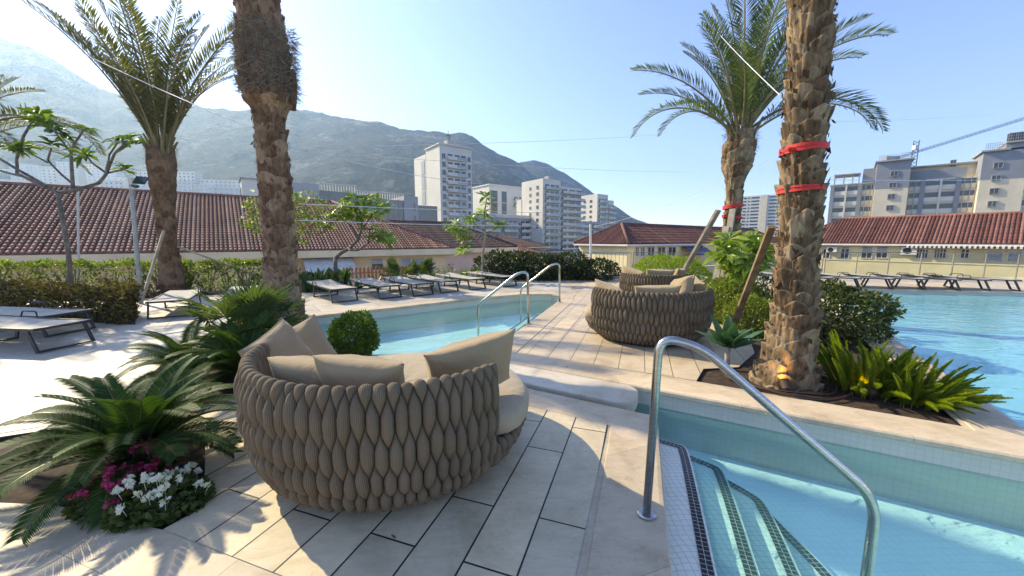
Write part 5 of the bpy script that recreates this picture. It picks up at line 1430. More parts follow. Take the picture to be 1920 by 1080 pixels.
# ------------------------------------------------------------------ buildings
U1, N1 = Vector((.8, .6)), Vector((-.6, .8))
def onwall(px, py, P0, u):
    d = ray(px, py); t = (P0[0] * u[1] - P0[1] * u[0]) / (d[0] * u[1] - d[1] * u[0])
    return ((d[0] * t - P0[0]) * u[0] + (d[1] * t - P0[1]) * u[1], H + d[2] * t)
def tile_slope(mb, P0, u, n, L, hw, rise, z0, col=.235, row=.38, hipL=True, hipR=True, pts=5, tri=False):
    """half round tiles in stepped courses running up a hipped slope"""
    nc = int(L / col); sl = math.hypot(hw, rise) / hw
    for c in range(nc):
        s = (c + .5) * col
        run = min(hw, s if hipL else 1e9, (L - s) if hipR else 1e9)
        if run < .15: continue
        nr = max(1, int(run * sl / row)); dr = run / nr; o = len(mb.v)
        for r in range(nr):
            for e in (0, 1):
                q = (r + e) * dr; zz = z0 + q * rise / hw + (.055 if e == 0 else .0)
                for k in range(pts):
                    a = math.pi * k / (pts - 1); x = s - math.cos(a) * col * .385; h = math.sin(a) * col * .46
                    mb.v.append((P0[0] + u[0] * x + n[0] * q, P0[1] + u[1] * x + n[1] * q, zz + h))
        for r in range(nr * 2 - 1):
            for k in range(pts - 1):
                mb.f.append([o + r * pts + k, o + r * pts + k + 1, o + (r + 1) * pts + k + 1, o + (r + 1) * pts + k]); mb.m.append(0)
        mb.f.append([o + k for k in range(pts)]); mb.m.append(0)
def hip_house(name, label, corner, u, n, L, hw, rise, eave, wallm, tilem, col=.235, row=.38, anchor='R', over=.55, pts=5, fascia=.35, back=True, ridge_m=None, cat='building'):
    """corner: eave corner where the visible long side starts (x, y); u: along the long side; n: away from the viewer"""
    C = Vector(corner); u = Vector(u); n = Vector(n); P0 = C if anchor == 'L' else C - u * L
    t = thing(name, label, cat, (P0.x, P0.y, -3.2))
    mb = MB(); tile_slope(mb, P0, u, n, L, hw, rise, eave, col, row, True, True, pts)
    A_1 = P0 + n * 2 * hw
    tile_slope(mb, A_1, -n, u, 2 * hw, hw, rise, eave, col, row, True, True, pts)
    tile_slope(mb, P0 + u * L, n, -u, 2 * hw, hw, rise, eave, col, row, True, True, pts)
    und = [P0, P0 + u * L, P0 + u * L + n * 2 * hw, A_1]
    r1, r2 = P0 + u * hw + n * hw, P0 + u * (L - hw) + n * hw
    zz = eave - .01; tz = eave + rise - .03
    mb.add([(p.x, p.y, zz) for p in und] + [(r1.x, r1.y, tz), (r2.x, r2.y, tz)], [(0, 1, 5, 4), (1, 2, 5), (2, 3, 4, 5), (3, 0, 4)])
    rf = part('roof', mb, tilem, t, False, True)
    mb = MB(); rz = eave + rise
    for a, b in ((r1, r2),): mb.tube([(a.x, a.y, rz + .04), (b.x, b.y, rz + .04)], .13, 7)
    for a, e in ((r1, P0), (r2, P0 + u * L), (r2, und[2]), (r1, A_1)): mb.tube([(a.x, a.y, rz + .04), (e.x, e.y, eave + .10)], .13, 7)
    rc = part('ridge_cap', mb, ridge_m or tilem, rf, True); rc.data.transform(Matrix.Translation((-P0.x, -P0.y, 3.2)))
    ang = math.atan2(u.y, u.x); c = P0 + u * L / 2 + n * hw
    mb = MB()
    if fascia:
        w_ = .12
        for o_, ln, dd in ((P0 + u * L / 2, L, u), (P0 + u * L + n * hw, 2 * hw, n), (P0 + n * hw, 2 * hw, n)):
            mb.box((o_.x, o_.y, eave - .02 - fascia / 2), (ln - .1, w_, fascia), math.atan2(dd.y, dd.x))
        part('eaves', mb, M['cream'] if wallm is not M['yellow'] else M['white'], t, False, True)
    mb = MB(); mb.box((c.x, c.y, (eave - .03 - 3.2) / 2), (L - 2 * over, 2 * hw - 2 * over, eave - .03 + 3.2), ang)
    part('wall', mb, wallm, t, False, True)
    t['P0'] = [P0.x, P0.y]
    return t, P0 + n * over, ang                        # wall plane origin and its direction
def win_on(t, W0, u, px0, px1, py0, py1, frame='white', glass='winglass', mull=1, name='window', sill=False, shut=0):
    s0, z1 = onwall(px0, py0, W0, u); s1, z0 = onwall(px1, py1, W0, u)
    n = Vector((-u[1], u[0])); c = Vector((W0[0] + u[0] * (s0 + s1) / 2, W0[1] + u[1] * (s0 + s1) / 2)); w, h = abs(s1 - s0), abs(z1 - z0); z = (z0 + z1) / 2
    ang = math.atan2(u[1], u[0]); p = c - n * .03; mb = MB()
    f = .07
    for x in (-w / 2 + f / 2, w / 2 - f / 2): mb.box((p.x + u[0] * x, p.y + u[1] * x, z), (f, .10, h), ang)
    for zz in (h / 2 - f / 2, -h / 2 + f / 2): mb.box((p.x, p.y, z + zz), (w - 2 * f, .10, f), ang)
    for k in range(mull):
        x = -w / 2 + w * (k + 1) / (mull + 1); mb.box((p.x + u[0] * x, p.y + u[1] * x, z), (f * .8, .09, h - 2 * f), ang)
    o = part(name, mb, M[frame], t, False, True)
    mb = MB(); mb.box((c.x, c.y, z), (w - 2 * f, .06, h - 2 * f), ang); me = mb.mesh('pane', M[glass]); b = Vector(t.location); me.transform(Matrix.Translation(-b)); link('pane', me, o)
    if shut:
        q = c - n * .065; mb = MB(); mb.box((q.x, q.y, z + h * (1 - shut) / 2), (w - 2 * f, .03, h * shut), ang); me = mb.mesh('roller_shutter', M['shutter']); me.transform(Matrix.Translation(-b)); link('roller_shutter', me, o)
    return o
U1t = tuple(U1)
# long house at the left
hB, W0, an = hip_house('tiled_house', 'long peach house with a weathered red tiled roof filling the left middle distance', (-4.3, 28.6), U1, N1, 31, 7.1, 3.58, .92, M['peach'], M['tile_old'], .20, .30, 'R', .55, 6, .42)
for a in ((694, 720, 486, 507, 0), (750, 772, 485, 520, 0), (776, 797, 485, 520, 0), (800, 812, 485, 520, 0)):
    win_on(hB, W0, U1t, a[0], a[1], a[2], a[3], 'white', 'winglass', 0, shut=.42)
def awning(t, W0, u, px0, px1, py0, py1, out, m='awning', stripes=None):
    s0, z1 = onwall(px0, py0, W0, u); s1, z0 = onwall(px1, py1, W0, u); n = Vector((-u[1], u[0])); b = Vector(t.location)
    P = lambda s, o, z: (W0[0] + u[0] * s - n.x * o - b.x, W0[1] + u[1] * s - n.y * o - b.y, z - b.z)
    mb = MB(); k = 24
    for i in range(k):
        a, e = s0 + (s1 - s0) * i / k, s0 + (s1 - s0) * (i + 1) / k; mi = i % 2 if stripes else 0
        mb.add([P(a, out, z0), P(e, out, z0), P(e, .02, z1), P(a, .02, z1), P(a, out, z0 - .02), P(e, out, z0 - .02), P(e, .02, z1 - .02), P(a, .02, z1 - .02)], [(0, 1, 2, 3), (7, 6, 5, 4), (0, 4, 5, 1)], mi)
        mb.add([P(a, out, z0), P(e, out, z0), P(e, out + .01, z0 - (.28 if not stripes else .17)), P(a, out + .01, z0 - (.28 if not stripes else .17))], [(3, 2, 1, 0)], mi)
    part('awning', mb, [M[m], M[stripes or m]], t)
awning(hB, W0, U1t, 566, 660, 483, 507, 1.6)
# pink house behind it
hP, Wp, an = hip_house('tiled_house', 'pink walled house with a brown tiled hip roof behind the stacked pale plumeria', (.57, 40.0), U1, N1, 22, 5.0, 2.55, .80, M['pinkwall'], M['tile_brown'], .25, .5, 'R', .55, 4, .45)
# yellow house with the dark red roof
hM, Wm, an = hip_house('tiled_house', 'yellow house with a dark red hip roof right of the centre', (9.3, 30.0), U1, N1, 34, 3.0, 1.75, 1.22, M['yellow'], M['tile_dark'], .235, .45, 'L', .35, 4, .14)
for px0, px1 in ((1190, 1197), (1200, 1208), (1213, 1226), (1232, 1246), (1252, 1266), (1380, 1392), (1400, 1412)):
    win_on(hM, Wm, U1t, px0, px1, 462, 481, 'white', 'winglass', 1)
awning(hM, Wm, U1t, 1276, 1316, 462, 471, 1.4, 'blueawn')
# small red roof and dark roof between
hip_house('tiled_house', 'low red tiled roof seen through the far railing', (14.2 * 1.9 - 20.5, 52), U1, N1, 11, 6.0, 1.75, -.55, M['yellow'], M['tile_red'], .25, .5, 'R', .4, 4, .2)
hip_house('tiled_house', 'dark tiled roof just above the low red one, below the balcony block', (6.6, 66), U1, N1, 12, 6.0, 1.9, .45, M['concrete'], M['tile_brown'], .3, .6, 'R', .4, 4, .2)
# right hand house
U2, N2 = Vector((.6, -.8)), Vector((.8, .6)); U2t = tuple(U2)
hR, Wr, an = hip_house('tiled_house', 'long low house with a bright red ribbed roof at the right, behind the far loungers', (32.0, 45.0), U2, N2, 44, 4.7, 2.8, 1.17, M['yellow'], M['tile_red'], .27, .5, 'L', .6, 5, .16)
for px0, px1, sh in ((1544, 1556, 0), (1577, 1592, .2), (1616, 1635, .45), (1644, 1664, .45), (1718, 1729, 0), (1729, 1740, 0), (1752, 1762, 0), (1762, 1774, 0), (1802, 1817, 0)):
    win_on(hR, Wr, U2t, px0, px1, 463 if sh else 466, 485, 'white', 'winglass', 1, shut=sh)
for px0, px1 in ((1850, 1880), (1890, 1915)): win_on(hR, Wr, U2t, px0, px1, 470, 492, 'white', 'shutter', 0)
awning(hR, Wr, U2t, 1703, 1806, 459, 462, .9, 'awning', 'frame'); awning(hR, Wr, U2t, 1808, 1935, 459, 463, .9, 'awning', 'frame')
def ac(label, px, py, sz):
    s, z = onwall(px, py, Wr, U2t); p = Wr + U2 * s - N2 * .25; t = thing('air_conditioner', label, 'air conditioner', (p.x, p.y, z - sz * .3), math.atan2(U2.y, U2.x), 'air conditioners on the right house'); mb = MB()
    mb.box((0, 0, sz * .35), (sz, .32, sz * .7)); part('casing', mb, M['white'], t); mb = MB(); mb.tube([(-.1 * sz, -.165, sz * .35), (-.1 * sz, -.18, sz * .35)], sz * .27, 16); part('fan', mb, M['black'], t)
ac('white air conditioner on the yellow wall between the two awnings and windows', 1705, 471, 1.1); ac('white air conditioner beside the first window, next to the big trunk', 1561, 469, .9)
# yellow parapet wall in front of it
w0 = Wr - N2 * 3.2
sA, zA = onwall(1440, 487, w0, U2t); sB, zB = onwall(1925, 492, w0, U2t); mb = MB()
c = w0 + U2 * ((sA + sB) / 2 + 4); mb.box((c.x, c.y, (-3.2 + -.5) / 2), (abs(sB - sA) + 10, .3, 2.7), math.atan2(U2.y, U2.x)); mb.box((c.x, c.y, -.46), (abs(sB - sA) + 10.1, .4, .08), math.atan2(U2.y, U2.x))
solo('parapet_wall', mb, M['yellow'], 'pale yellow parapet wall below the windows of the right hand house', 'wall', origin=(c.x, c.y, -3.2))
mb = MB(); a = at(1186, 505, 27); b = at(1445, 505, 38); d = (b - a).xy; mb.box(((a.x + b.x) / 2, (a.y + b.y) / 2, -1.95), (d.length, .3, 2.5), math.atan2(d.y, d.x)); mb.box(((a.x + b.x) / 2, (a.y + b.y) / 2, -.67), (d.length + .1, .42, .07), math.atan2(d.y, d.x))
solo('parapet_wall', mb, M['yellow'], 'pale yellow yard wall in front of the yellow house, behind the lime bush', 'wall', origin=(a.x, a.y, -3.2))
# terracotta picket fence under the white awning
t = thing('picket_fence', 'terracotta picket fence behind the spiky rosettes', 'fence', tuple(at(645, 520, 15).xy) + (-.6,))
p = MB(); p.box((0, 0, .5), (.09, .03, 1.0)); p.add([(-.045, -.014, 1.0), (.045, -.014, 1.0), (0, -.014, 1.06), (-.045, .014, 1.0), (.045, .014, 1.0), (0, .014, 1.06)], [(0, 1, 2), (5, 4, 3), (0, 2, 5, 3), (1, 4, 5, 2)])
pk = p.mesh('picket', M['terracotta'])
for i in range(22): q = Vector((.13, .09, 0)) * i; link('picket', pk, t, q, (0, 0, .6))
mb = MB(); mb.tube([(0, .05, .3), (2.8, 1.95, .3)], .025, 5); mb.tube([(0, .05, .8), (2.8, 1.95, .8)], .025, 5); part('rail', mb, M['terracotta'], t)

# fences on the terrace edge
def barfence(label, a, b, h, n, m='galv', name='railing'):
    a, b = Vector(a), Vector(b); d = b - a; L = d.length; t = thing(name, label, 'railing', (a.x, a.y, 0), math.atan2(d.y, d.x))
    mb = MB(); mb.tube([(0, 0, h), (L, 0, h)], .02, 6); part('top_rail', mb, M[m], t)
    mb = MB(); mb.tube([(0, 0, .1), (L, 0, .1)], .015, 6); part('bottom_rail', mb, M[m], t)
    bar = MB().tube([(0, 0, 0.0), (0, 0, h)], .011, 5).mesh('bar', M[m])
    for i in range(n + 1): link('bar', bar, t, (L * i / n, 0, 0))
p0 = at(962, 520, 15.7); p1 = at(1182, 520, 15.6)
barfence('grey metal railing with thin bars behind the dark far shrubs', (p0.x, p0.y), (p1.x, p1.y), 1.02, 30)
p0 = at(1085, 520, 15.3); p1 = at(1107, 520, 15.3)
t = thing('gate', 'narrow mesh gate beside the tall white pole', 'gate', (p0.x, p0.y, 0)); L_ = (p1 - p0).length; mb = MB()
for x in (0, L_): mb.tube([(x, 0, 0), (x, 0, 1.05)], .022, 6)
for z in (.06, 1.03): mb.tube([(0, 0, z), (L_, 0, z)], .018, 6)
part('gate_frame', mb, M['galv'], t); mb = MB()
for i in range(1, 6): mb.tube([(L_ * i / 6, 0, .06), (L_ * i / 6, 0, 1.03)], .006, 4)
for i in range(1, 9): mb.tube([(0, .008, .1 * i + .05), (L_, .008, .1 * i + .05)], .005, 4)
part('mesh_infill', mb, M['galv'], t)
def glassfence(label, a, b, h, n):
    a, b = Vector(a), Vector(b); d = b - a; L = d.length; t = thing('glass_fence', label, 'fence', (a.x, a.y, 0), math.atan2(d.y, d.x))
    mb = MB(); mb.box((L / 2, 0, h), (L, .04, .03)); part('handrail', mb, M['bronze'], t)
    ps = MB().box((0, 0, h / 2), (.024, .04, h - .04)).mesh('post', M['bronze']); gl = MB().box((L / n / 2, 0, h / 2), (L / n - .08, .012, h - .16)).mesh('glass_panel', M['fenceglass'])
    for i in range(n + 1): link('post', ps, t, (L * i / n, 0, 0))
    for i in range(n): link('glass_panel', gl, t, (L * i / n, 0, .02))
p0 = at(1186, 520, 15.6); p1 = at(1540, 515, 14.9)
glassfence('glass fence with slim posts along the terrace edge behind the lime bush', (p0.x, p0.y), (p1.x, p1.y), 1.03, 6)
p1b = Vector((23.5, 14.5, 0))
glassfence('long glass fence with slim posts behind the far loungers at the right', (p1.x + .1, p1.y), (p1b.x, p1b.y), 1.06, 9)

# ---- apartment blocks
class Block:
    """local frame: x along the visible front, +y away from the viewer, z up from the street"""
    def __s(s): pass
    def __init__(s, name, label, px, yc, u, group=None, cat='apartment block'):
        p = at(px, 450, yc); s.u = Vector(u).normalized(); s.C = Vector((p.x, p.y)); s.t = thing(name, label, cat, (p.x, p.y, -3.2), math.atan2(s.u.y, s.u.x), group)
        s.n = Vector((-s.u.y, s.u.x)); s.cache = {}
    def s(s, px): return onwall(px, 450, s.C, s.u)[0]
    def z(s, px, py): return onwall(px, py, s.C, s.u)[1] + 3.2
    def d(s, px): return onwall(px, 450, s.C, s.n)[0]      # depth along the left side face
    def box(s, nm, x0, x1, y0, y1, z0, z1, m):
        mb = MB(); mb.box(((x0 + x1) / 2, (y0 + y1) / 2, (z0 + z1) / 2), (abs(x1 - x0), abs(y1 - y0), abs(z1 - z0))); return part(nm, mb, m if not isinstance(m, str) else M[m], s.t)
    def rep(s, nm, x0, x1, y0, y1, h, zs, m, sub=None):
        me = MB().box(((x0 + x1) / 2, (y0 + y1) / 2, h / 2), (abs(x1 - x0), abs(y1 - y0), h)).mesh(nm, M[m])
        for z in zs: link(nm, me, s.t, (0, 0, z))
    def win(s, x0, x1, h, zs, frame='facade2', glass='winglass', y=0.0, side=False):
        """window: a raised frame with its pane as sub-part"""
        w = x1 - x0; f = .12; mb = MB()
        B = (lambda c, d_: mb.box(c, d_)) if not side else (lambda c, d_: mb.box((c[1], c[0], c[2]), (d_[1], d_[0], d_[2])))
        B((x0 + f / 2, y - .05, h / 2), (f, .2, h)); B((x1 - f / 2, y - .05, h / 2), (f, .2, h)); B(((x0 + x1) / 2, y - .05, f / 2), (w - 2 * f, .2, f)); B(((x0 + x1) / 2, y - .05, h - f / 2), (w - 2 * f, .2, f))
        B(((x0 + x1) / 2, y - .04, h / 2), (f * .7, .14, h - 2 * f))
        fm = mb.mesh('window', M[frame]); mb = MB()
        B2 = (lambda c, d_: mb.box(c, d_)) if not side else (lambda c, d_: mb.box((c[1], c[0], c[2]), (d_[1], d_[0], d_[2])))
        B2(((x0 + x1) / 2, y - .01, h / 2), (w - 2 * f, .06, h - 2 * f)); pm_ = mb.mesh('pane', M[glass])
        for z in zs:
            o = link('window', fm, s.t, (0, 0, z)); link('pane', pm_, o)
    def balcony(s, x0, x1, zs, out=1.3, h=1.05, m='facade', glass='balglass', gx=.55, open_='winglass', oh=2.0, deep=0.0):
        """balcony: slab and parapet, glazed stretch as sub-part, dark door opening behind"""
        mb = MB(); mb.box(((x0 + x1) / 2, -out / 2 + deep, -.12), (x1 - x0, out, .24)); xg = x0 + (x1 - x0) * gx
        mb.box(((x0 + xg) / 2, -out + .07 + deep, h / 2), (xg - x0, .14, h)); bm = mb.mesh('balcony', M[m])
        mb = MB(); mb.box(((xg + x1) / 2, -out + .06 + deep, h / 2), (x1 - xg, .05, h)); gm = mb.mesh('balcony_glass', M[glass])
        w = x1 - x0
        mb = MB()
        for a, b in ((.06, .30), (.40, .66), (.72, .95)): mb.box((x0 + w * (a + b) / 2, -.02 + deep, 1.15), (w * (b - a), .06, oh)) 
        dm = mb.mesh('balcony_door', M[open_])
        for z in zs:
            o = link('balcony', bm, s.t, (0, 0, z)); link('balcony_glass', gm, o); link('balcony_door', dm, o)
# tall tower left of centre
b = Block('apartment_tower', 'tall pale apartment tower with a rooftop mast, left of the centre under the ridge', 828, 150, U1)
L_, D_ = b.s(886), b.d(803); zt = b.z(828, 271)
b.box('wall', 0, L_, 0, D_, 0, zt, 'facade'); b.box('parapet', -.5, L_ + .2, -.5, D_, zt, zt + .5, 'facade')
d2 = b.d(778); b.box('stair_tower', .8, L_ - 2, D_ + 2.2, d2, 0, b.z(828, 276), 'facade'); b.box('recess', 1.6, L_ - 3, D_, D_ + 2.2, 0, zt - 1, 'concrete')
b.rep('lattice_window', .62, .80, D_ + 3.2, D_ + 6.5, 5.6, [zt - 9 - 6.2 * k for k in range(6)], 'shutter')
fl = [zt - 5.2 - 3.08 * k for k in range(11)]
b.win(.9, 2.5, 2.0, fl); b.win(L_ - 1.9, L_ - .5, 2.0, fl); b.balcony(2.9, L_ - 2.3, fl, 1.2, 1.05, gx=.45)
b.box('rooftop_cabin', 5.0, 7.5, 3, 6, zt + .5, zt + 3, 'concrete'); mb = MB(); mb.tube([(6, 4, zt + 3), (6, 4, zt + 7)], .12, 5); mb.box((6, 4, zt + 5), (1.8, .3, .3)); mb.box((6.6, 4, zt + 4), (.3, .3, 1.6)); part('mast', mb, M['frame'], b.t)
# balcony tower in the centre right
b = Block('apartment_tower', 'stepped tower with curved white balconies, right of the centre', 1017, 178, U1)
L_, D_ = b.s(1090), b.d(978); zt = b.z(1017, 334)
b.box('wall', 0, L_ * .42, 0, D_, 0, zt, 'facade'); b.box('wing', L_ * .42, L_, .8, D_ - 2, 0, zt - 2.6, 'facade'); b.box('step', -.2, L_ * .3, D_, D_ + 4, 0, b.z(985, 366), 'facade'); b.box('lift_cabin', 6, 9, 3, 6, zt, zt + 2, 'concrete')
fl = [zt - 4.6 - 3.05 * k for k in range(11)]
b.balcony(.9, L_ * .40, fl, 1.5, gx=.3); b.balcony(L_ * .45, L_ + .8, [z - 1.2 for z in fl], 2.2, gx=.62, deep=.8)
b.win(3.0, 4.6, 1.7, fl[:7], side=True); b.win(8.5, 9.8, 1.5, fl[:7], side=True)
# long low balcony block in front
b = Block('apartment_block', 'long mid height balcony block running below the two towers', 880, 165, U1)
x1 = b.s(1132); xm = b.s(1012); zt = b.z(900, 400)
b.box('wall', -6, x1, 0, 14, 0, zt - 1.5, 'facade2'); b.box('parapet', -6.2, xm, -.4, .6, zt - 1.5, zt, 'facade')
fl = [zt - 4.8 - 3.05 * k for k in range(5)]
for k in range(9):
    a = -4 + k * (x1 + 2) / 9; w_ = (x1 + 2) / 9
    b.balcony(a + 1.6, a + w_ - .3, fl, 1.4, gx=.4 + .3 * (k % 2)); b.win(a + .2, a + 1.3, 1.5, fl)
# office block with tall dark glazing
b = Block('office_block', 'pale block with two tall dark window strips between the two towers', 918, 215, U1)
L_ = b.s(990); zt = b.z(918, 347); b.box('wall', 0, L_, 0, 18, 0, zt, 'facade'); b.box('cornice', -.5, L_ + .3, -.5, 18, zt, zt + .7, 'facade')
for a, e in ((921, 933), (941, 950)):
    b.rep('tall_window', b.s(a), b.s(e), -.12, .05, 6.2, [zt - 9 - 6.6 * k for k in range(3)], 'winglass')
b.balcony(b.s(962), L_ - .5, [zt - 7.5, zt - 11], 2, gx=.8)
# end block on the right slope
b = Block('apartment_block', 'pale stepped block with balconies at the right end of the row, under the hill slope', 1118, 225, U1)
L_, D_ = b.s(1150), b.d(1088); zt = b.z(1118, 363); b.box('wall', 0, L_ * .6, 0, D_, 0, zt, 'facade'); b.box('wing', L_ * .6, L_, .6, D_ - 3, 0, zt - 3, 'facade')
fl = [zt - 4.8 - 3.05 * k for k in range(9)]; b.balcony(.8, L_ * .55, fl, 1.6, gx=.4); b.balcony(L_ * .62, L_ + .6, fl[1:], 1.8, gx=.5, deep=.6)
for y0 in (4, 9, 14): b.win(y0, y0 + 1.8, 1.6, fl[:7], side=True)
# glazed office building behind the long roof
b = Block('office_building', 'grey office building with dark glazing and a ribbed parapet above the long tiled roof', 560, 78, U1)
x0, x1, x2, x3, x4 = b.s(604), b.s(672), b.s(760), b.s(786), b.s(802); zt = b.z(604, 346)
b.box('wall', -4, x0, 0, 16, 0, zt, 'facade2'); b.box('glazed_front', x0, x1, .3, 16, 0, zt - 1.2, 'officeglass'); z2 = b.z(672, 360); b.box('glazed_front', x1, x2, .3, 16, 0, z2 - 1.2, 'officeglass'); z3 = b.z(770, 368); b.box('end_wall', x2, x3, 0, 16, 0, z3, 'facade2'); b.box('glazed_end', x3, x4 + 3, .3, 16, 0, z3 - 2, 'officeglass')
rib = MB().box((.0, .1, .75), (.10, .3, 1.5)).mesh('parapet_rib', M['facade'])
for i in range(34):
    x = x0 + (x2 - x0) * i / 33; link('parapet_rib', rib, b.t, (x, 0, (zt if x < x1 else z2) - 1.25))
b.box('parapet_rail', x0, x1, 0, .4, zt + .2, zt + .4, 'facade'); b.box('parapet_rail', x1, x2, 0, .4, z2 + .2, z2 + .4, 'facade')
for i in range(8): b.box('mullion', x0 + (x2 - x0) * (i + .5) / 8 - .06, x0 + (x2 - x0) * (i + .5) / 8 + .06, .18, .3, 2, z2 - 1.4, 'concrete')
b.win(b.s(590), b.s(595), 2.2, [zt - 4.5, zt - 8]); b.win(b.s(777), b.s(781), 2, [z3 - 3.5, z3 - 6.5, z3 - 9.5])
# pale gabled building just left of the leaning trunk
b = Block('pale_building', 'pale building with a slanting wall peeping out left of the leaning trunk', 462, 95, U1)
zt = b.z(462, 336); b.box('wall', 0, 9, 0, 8, 0, zt, 'facade'); mb = MB(); mb.prism([(-.3, -.3), (9, -.3), (9, 9), (-.3, 9)], zt, zt + .4); part('roof_slab', mb, M['concrete'], b.t)
b.win(3, 5, 1.8, [zt - 3.5], side=True); b.win(7.5, 9.5, 1.8, [zt - 3.5], side=True)
# large block at the right
b = Block('apartment_block', 'large sand coloured apartment block with grey brick stair towers under the crane', 1549, 118, (.742, -.67))
S = b.s; zr = b.z(1550, 350); xe = S(1935)
b.box('wall', 0, xe + 8, 0, 16, 0, zr, 'sandbrick'); b.box('roof_edge', -.4, S(1626), -.5, 16, zr, zr + .35, 'concrete')
fl = [zr - 3.0 - 3.12 * k for k in range(6)]
def bays(ranges, m='facade2'):
    for a, e in ranges:
        x0, x1 = S(a), S(e)
        b.rep('loggia_opening', x0, x1, -.10, .06, 1.30, [z + 1.25 for z in fl], 'winglass'); b.rep('loggia_parapet', x0, x1, -.22, -.1, 1.2, [z + .05 for z in fl], m)
bays(((1555, 1575), (1578, 1599)), 'facade'); bays(((1606, 1625),), 'cream'); bays(((1692, 1713),), 'facade'); bays(((1720, 1748), (1751, 1778)), 'facade'); bays(((1785, 1813),), 'cream'); bays(((1901, 1914),), 'facade')
for p in (1551, 1601, 1716, 1781): b.box('pier', S(p) - .45, S(p) + .45, -.5, -.02, 0, zr, 'greybrick')
for p in (1576, 1749): b.box('pier', S(p) - .2, S(p) + .2, -.5, -.25, 0, zr, 'facade')
zg1 = b.z(1627, 309); zm1 = b.z(1627, 357); b.box('stair_tower', S(1628), S(1689), -2.2, 8, 0, zm1, 'sandbrick'); b.box('stair_tower_top', S(1628) - .02, S(1689) + .02, -2.25, 8.1, zm1, zg1, 'greybrick'); b.box('stair_tower_cap', S(1628) - .5, S(1689) + .5, -2.9, 8.5, zg1, zg1 + .4, 'concrete'); b.box('stair_tower_cabin', S(1666), S(1689), -1.5, 7, zg1 + .4, b.z(1690, 300), 'concrete')
zg2 = b.z(1816, 291); zm2 = b.z(1816, 341); b.box('stair_tower', S(1816), S(1898), -2.2, 8, 0, zm2, 'sandbrick'); b.box('stair_tower_top', S(1816) - .02, S(1898) + .02, -2.25, 8.1, zm2, zg2, 'greybrick'); b.box('stair_tower_cap', S(1816) - .5, S(1862), -2.9, 8.5, zg2, zg2 + .4, 'concrete')
zg3 = zg2 + 1.6; b.box('stair_tower_top', S(1854), S(1898) + .02, -2.3, 8.12, zg2 + .4, zg3, 'greybrick'); b.box('stair_tower_cap', S(1852), S(1900), -2.9, 8.5, zg3, zg3 + .4, 'concrete')
for p, n_ in ((1660, 5), (1845, 6)):
    b.win(S(p) - .8, S(p) + .8, 1.5, [(zg1 if p < 1700 else zg2) - 4.2 - 3.12 * k for k in range(n_)], 'concrete', y=-2.28)
b.box('penthouse', S(1690), S(1816), 4, 14, zr, b.z(1760, 308), 'cream'); b.box('penthouse_roof', S(1690), S(1818), 3, 14.5, b.z(1760, 308), b.z(1760, 308) + .4, 'concrete'); b.box('penthouse', S(1604), S(1630), 2, 14, zr, b.z(1612, 316), 'greybrick')
b.box('roof_screen', S(1692), S(1795), 1.0, 1.4, zr + .0, zr + 2.6, 'greybrick'); b.win(S(1765), S(1777), 1.8, [zr + 3.3], 'concrete', y=3.98)
b.box('pergola_roof', S(1551), S(1600), 1, 8, zr + 3.2, zr + 3.5, 'concrete')
for p in (1553, 1570, 1586, 1598): b.box('pergola_post', S(p) - .15, S(p) + .15, 1.2, 1.5, zr + .35, zr + 3.2, 'concrete')
def cage(x0, x1, y, z0, z1, n_):
    mb = MB()
    for z in np.linspace(z0, z1, 4): mb.box(((x0 + x1) / 2, y, z), (x1 - x0, .08, .07))
    for x in np.linspace(x0, x1, n_): mb.box((x, y + .01, (z0 + z1) / 2), (.07, .08, z1 - z0))
    part('roof_guardrail', mb, M['galv'], b.t)
cage(S(1630), S(1664), -2.2, zg1 + .4, zg1 + 1.8, 9); cage(S(1668), S(1690), -1.2, b.z(1690, 300), b.z(1690, 300) + 1.7, 7); cage(S(1818), S(1850), -2.2, zg2 + .4, zg2 + 2.0, 9); cage(S(1856), S(1899), -2.2, zg3 + .4, zg3 + 2.4, 11)
tk = MB().tube([(0, 0, 0), (0, 0, 2.2)], .75, 10).mesh('water_tank', M['frame'])
for p in (1866, 1877, 1891): link('water_tank', tk, b.t, (S(p), 0, zg3 + .4))
for p, z_ in ((1612, 0), (1702, 0), (1792, 0)):
    for q in (0, 1.1):
        b.box('downpipe', S(p) + q - .07, S(p) + q + .07, -.46, -.3, 2, zr, 'galv')
# distant white tower
b = Block('apartment_tower', 'distant white tower with a brown central strip, behind the two right palms', 1386, 360, (.742, -.67))
S = b.s; zt = b.z(1400, 368); xe = S(1462); b.box('wall', 0, xe, 0, 16, 0, zt, 'facade'); b.box('wing', S(1350), 0, 3, 16, 0, b.z(1360, 424), 'facade'); b.box('central_strip', S(1420), S(1433), -1, 4, 0, b.z(1425, 366), 'sandbrick')
fl = [zt - 3.4 - 3.05 * k for k in range(15)]
for a, e in ((1388, 1394), (1397, 1400), (1403, 1418), (1436, 1450), (1452, 1460)): b.rep('window_band', S(a), S(e), -.2, .05, 1.3, [z + .9 for z in fl], 'winglass')
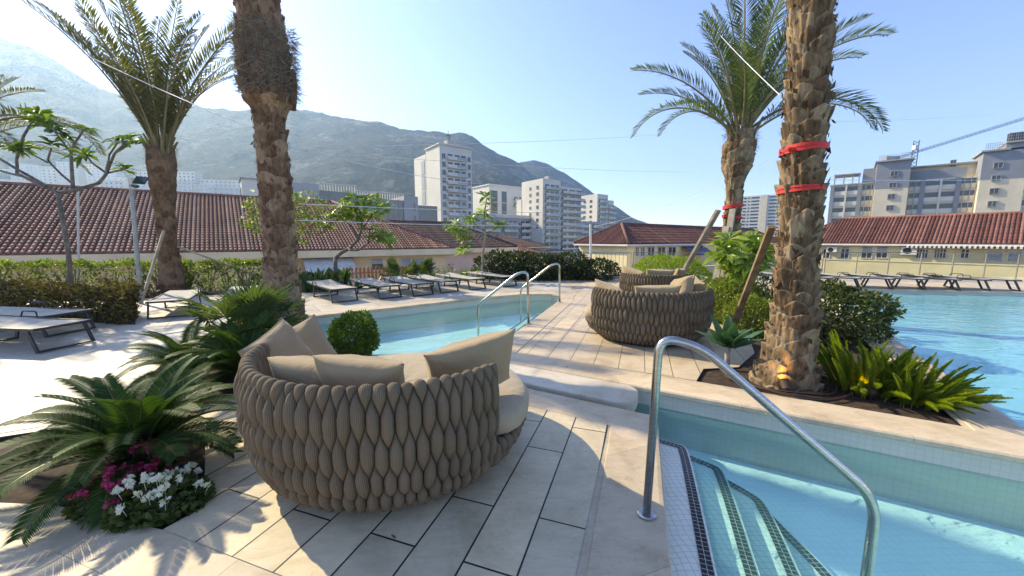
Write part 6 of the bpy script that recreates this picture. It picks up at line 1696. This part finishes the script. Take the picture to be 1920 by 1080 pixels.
# tower crane
p = at(1714, 300, 150); t = thing('tower_crane', 'blue grey tower crane with a long jib over the large block', 'crane', (p.x, p.y, -3.2))
zb = at(1714, 290, 150).z + 3.2; zt = at(1714, 264, 150).z + 3.2; mb = MB()
def lattice(mb, a, b, w, n, r):
    a, b = Vector(a), Vector(b); d = (b - a); z = d.normalized(); x = z.orthogonal().normalized(); y = z.cross(x)
    C_ = [x * w + y * w, x * w - y * w, -x * w - y * w, -x * w + y * w]
    for c in C_: mb.tube([a + c, b + c], r, 4)
    for i in range(n):
        for k in range(4):
            mb.tube([a + d * (i / n) + C_[k], a + d * ((i + 1) / n) + C_[(k + 1) % 4]], r * .6, 3)
lattice(mb, (0, 0, 0), (0, 0, zt), .75, 34, .14); part('mast', mb, M['crane'], t)
mb = MB(); jd = at(1990, 200, 132) - at(1714, 290, 150); jb = at(1668, 300, 153) - at(1714, 290, 150)
lattice(mb, (jb.x, jb.y, zb + jb.z), (jd.x, jd.y, zb + jd.z), .32, 40, .06); part('jib', mb, M['crane'], t)
mb = MB(); mb.box((jb.x, jb.y, zb + jb.z), (5, 2.2, 2.6)); part('counterweight', mb, M['concrete'], t)
mb = MB(); mb.box((-1.2, -1, zb + 2.4), (1.3, 1.3, 1.6)); part('cab', mb, M['white'], t)

# pale town on the hillside at the left
rng = random.Random(77); names = ['first', 'second', 'third', 'fourth', 'fifth', 'sixth', 'seventh', 'eighth', 'ninth', 'tenth', 'eleventh', 'twelfth', 'thirteenth', 'fourteenth', 'fifteenth', 'sixteenth', 'seventeenth', 'eighteenth', 'nineteenth', 'twentieth', 'twenty first', 'twenty second', 'twenty third', 'twenty fourth', 'twenty fifth', 'twenty sixth']
hs = [(-12, 40, 318, 345), (32, 62, 308, 350), (58, 96, 312, 352), (90, 118, 318, 356), (118, 138, 304, 360), (140, 175, 308, 350), (172, 200, 318, 360), (196, 214, 322, 362), (8, 40, 338, 372), (44, 74, 342, 374), (78, 108, 346, 374), (110, 146, 344, 372), (150, 180, 348, 374), (186, 226, 340, 374), (224, 262, 334, 372), (258, 280, 322, 352), (262, 300, 346, 374), (332, 362, 322, 366), (338, 356, 340, 372), (362, 396, 346, 372), (384, 446, 338, 366), (398, 452, 352, 376), (318, 340, 350, 374), (452, 476, 352, 374)]
hs.sort(key=lambda h: h[0])
for i, (x0, x1, y0, y1) in enumerate(hs):
    dist = 470 + (374 - y1) * 5 + (i % 3) * 8; ca = at(x0, y1, dist); cb = at(x1, y0, dist); w_ = cb.x - ca.x; h_ = cb.z - ca.z
    t = thing('hillside_block', '%s pale block counted from the left in the hazy town on the hillside' % names[i], 'building', ((ca.x + cb.x) / 2, dist, ca.z), rad(rng.uniform(8, 30)), 'pale blocks of the hillside town')
    mb = MB(); mb.box((0, 8, h_ / 2 - 14), (w_, 16, h_ + 28)); 
    mb.box((0, 8, h_ + .3), (w_ + .8, 16.8, .6)); part('wall', mb, rng.choice([M['facade'], M['white'], M['cream'], M['facade']]), t)
    nx = min(9, max(3, int(w_ / 4.6))); nz = min(6, max(2, int(h_ / 4.2))); me = MB().box((0, -.06, 0), (1.5, .2, 1.6)).mesh('window', M['shutter' if i % 3 else 'winglass'])
    for a in range(nx):
        for c in range(nz): link('window', me, t, (-w_ / 2 + w_ * (a + .5) / nx, 0, h_ - 2.4 - c * 4.2))
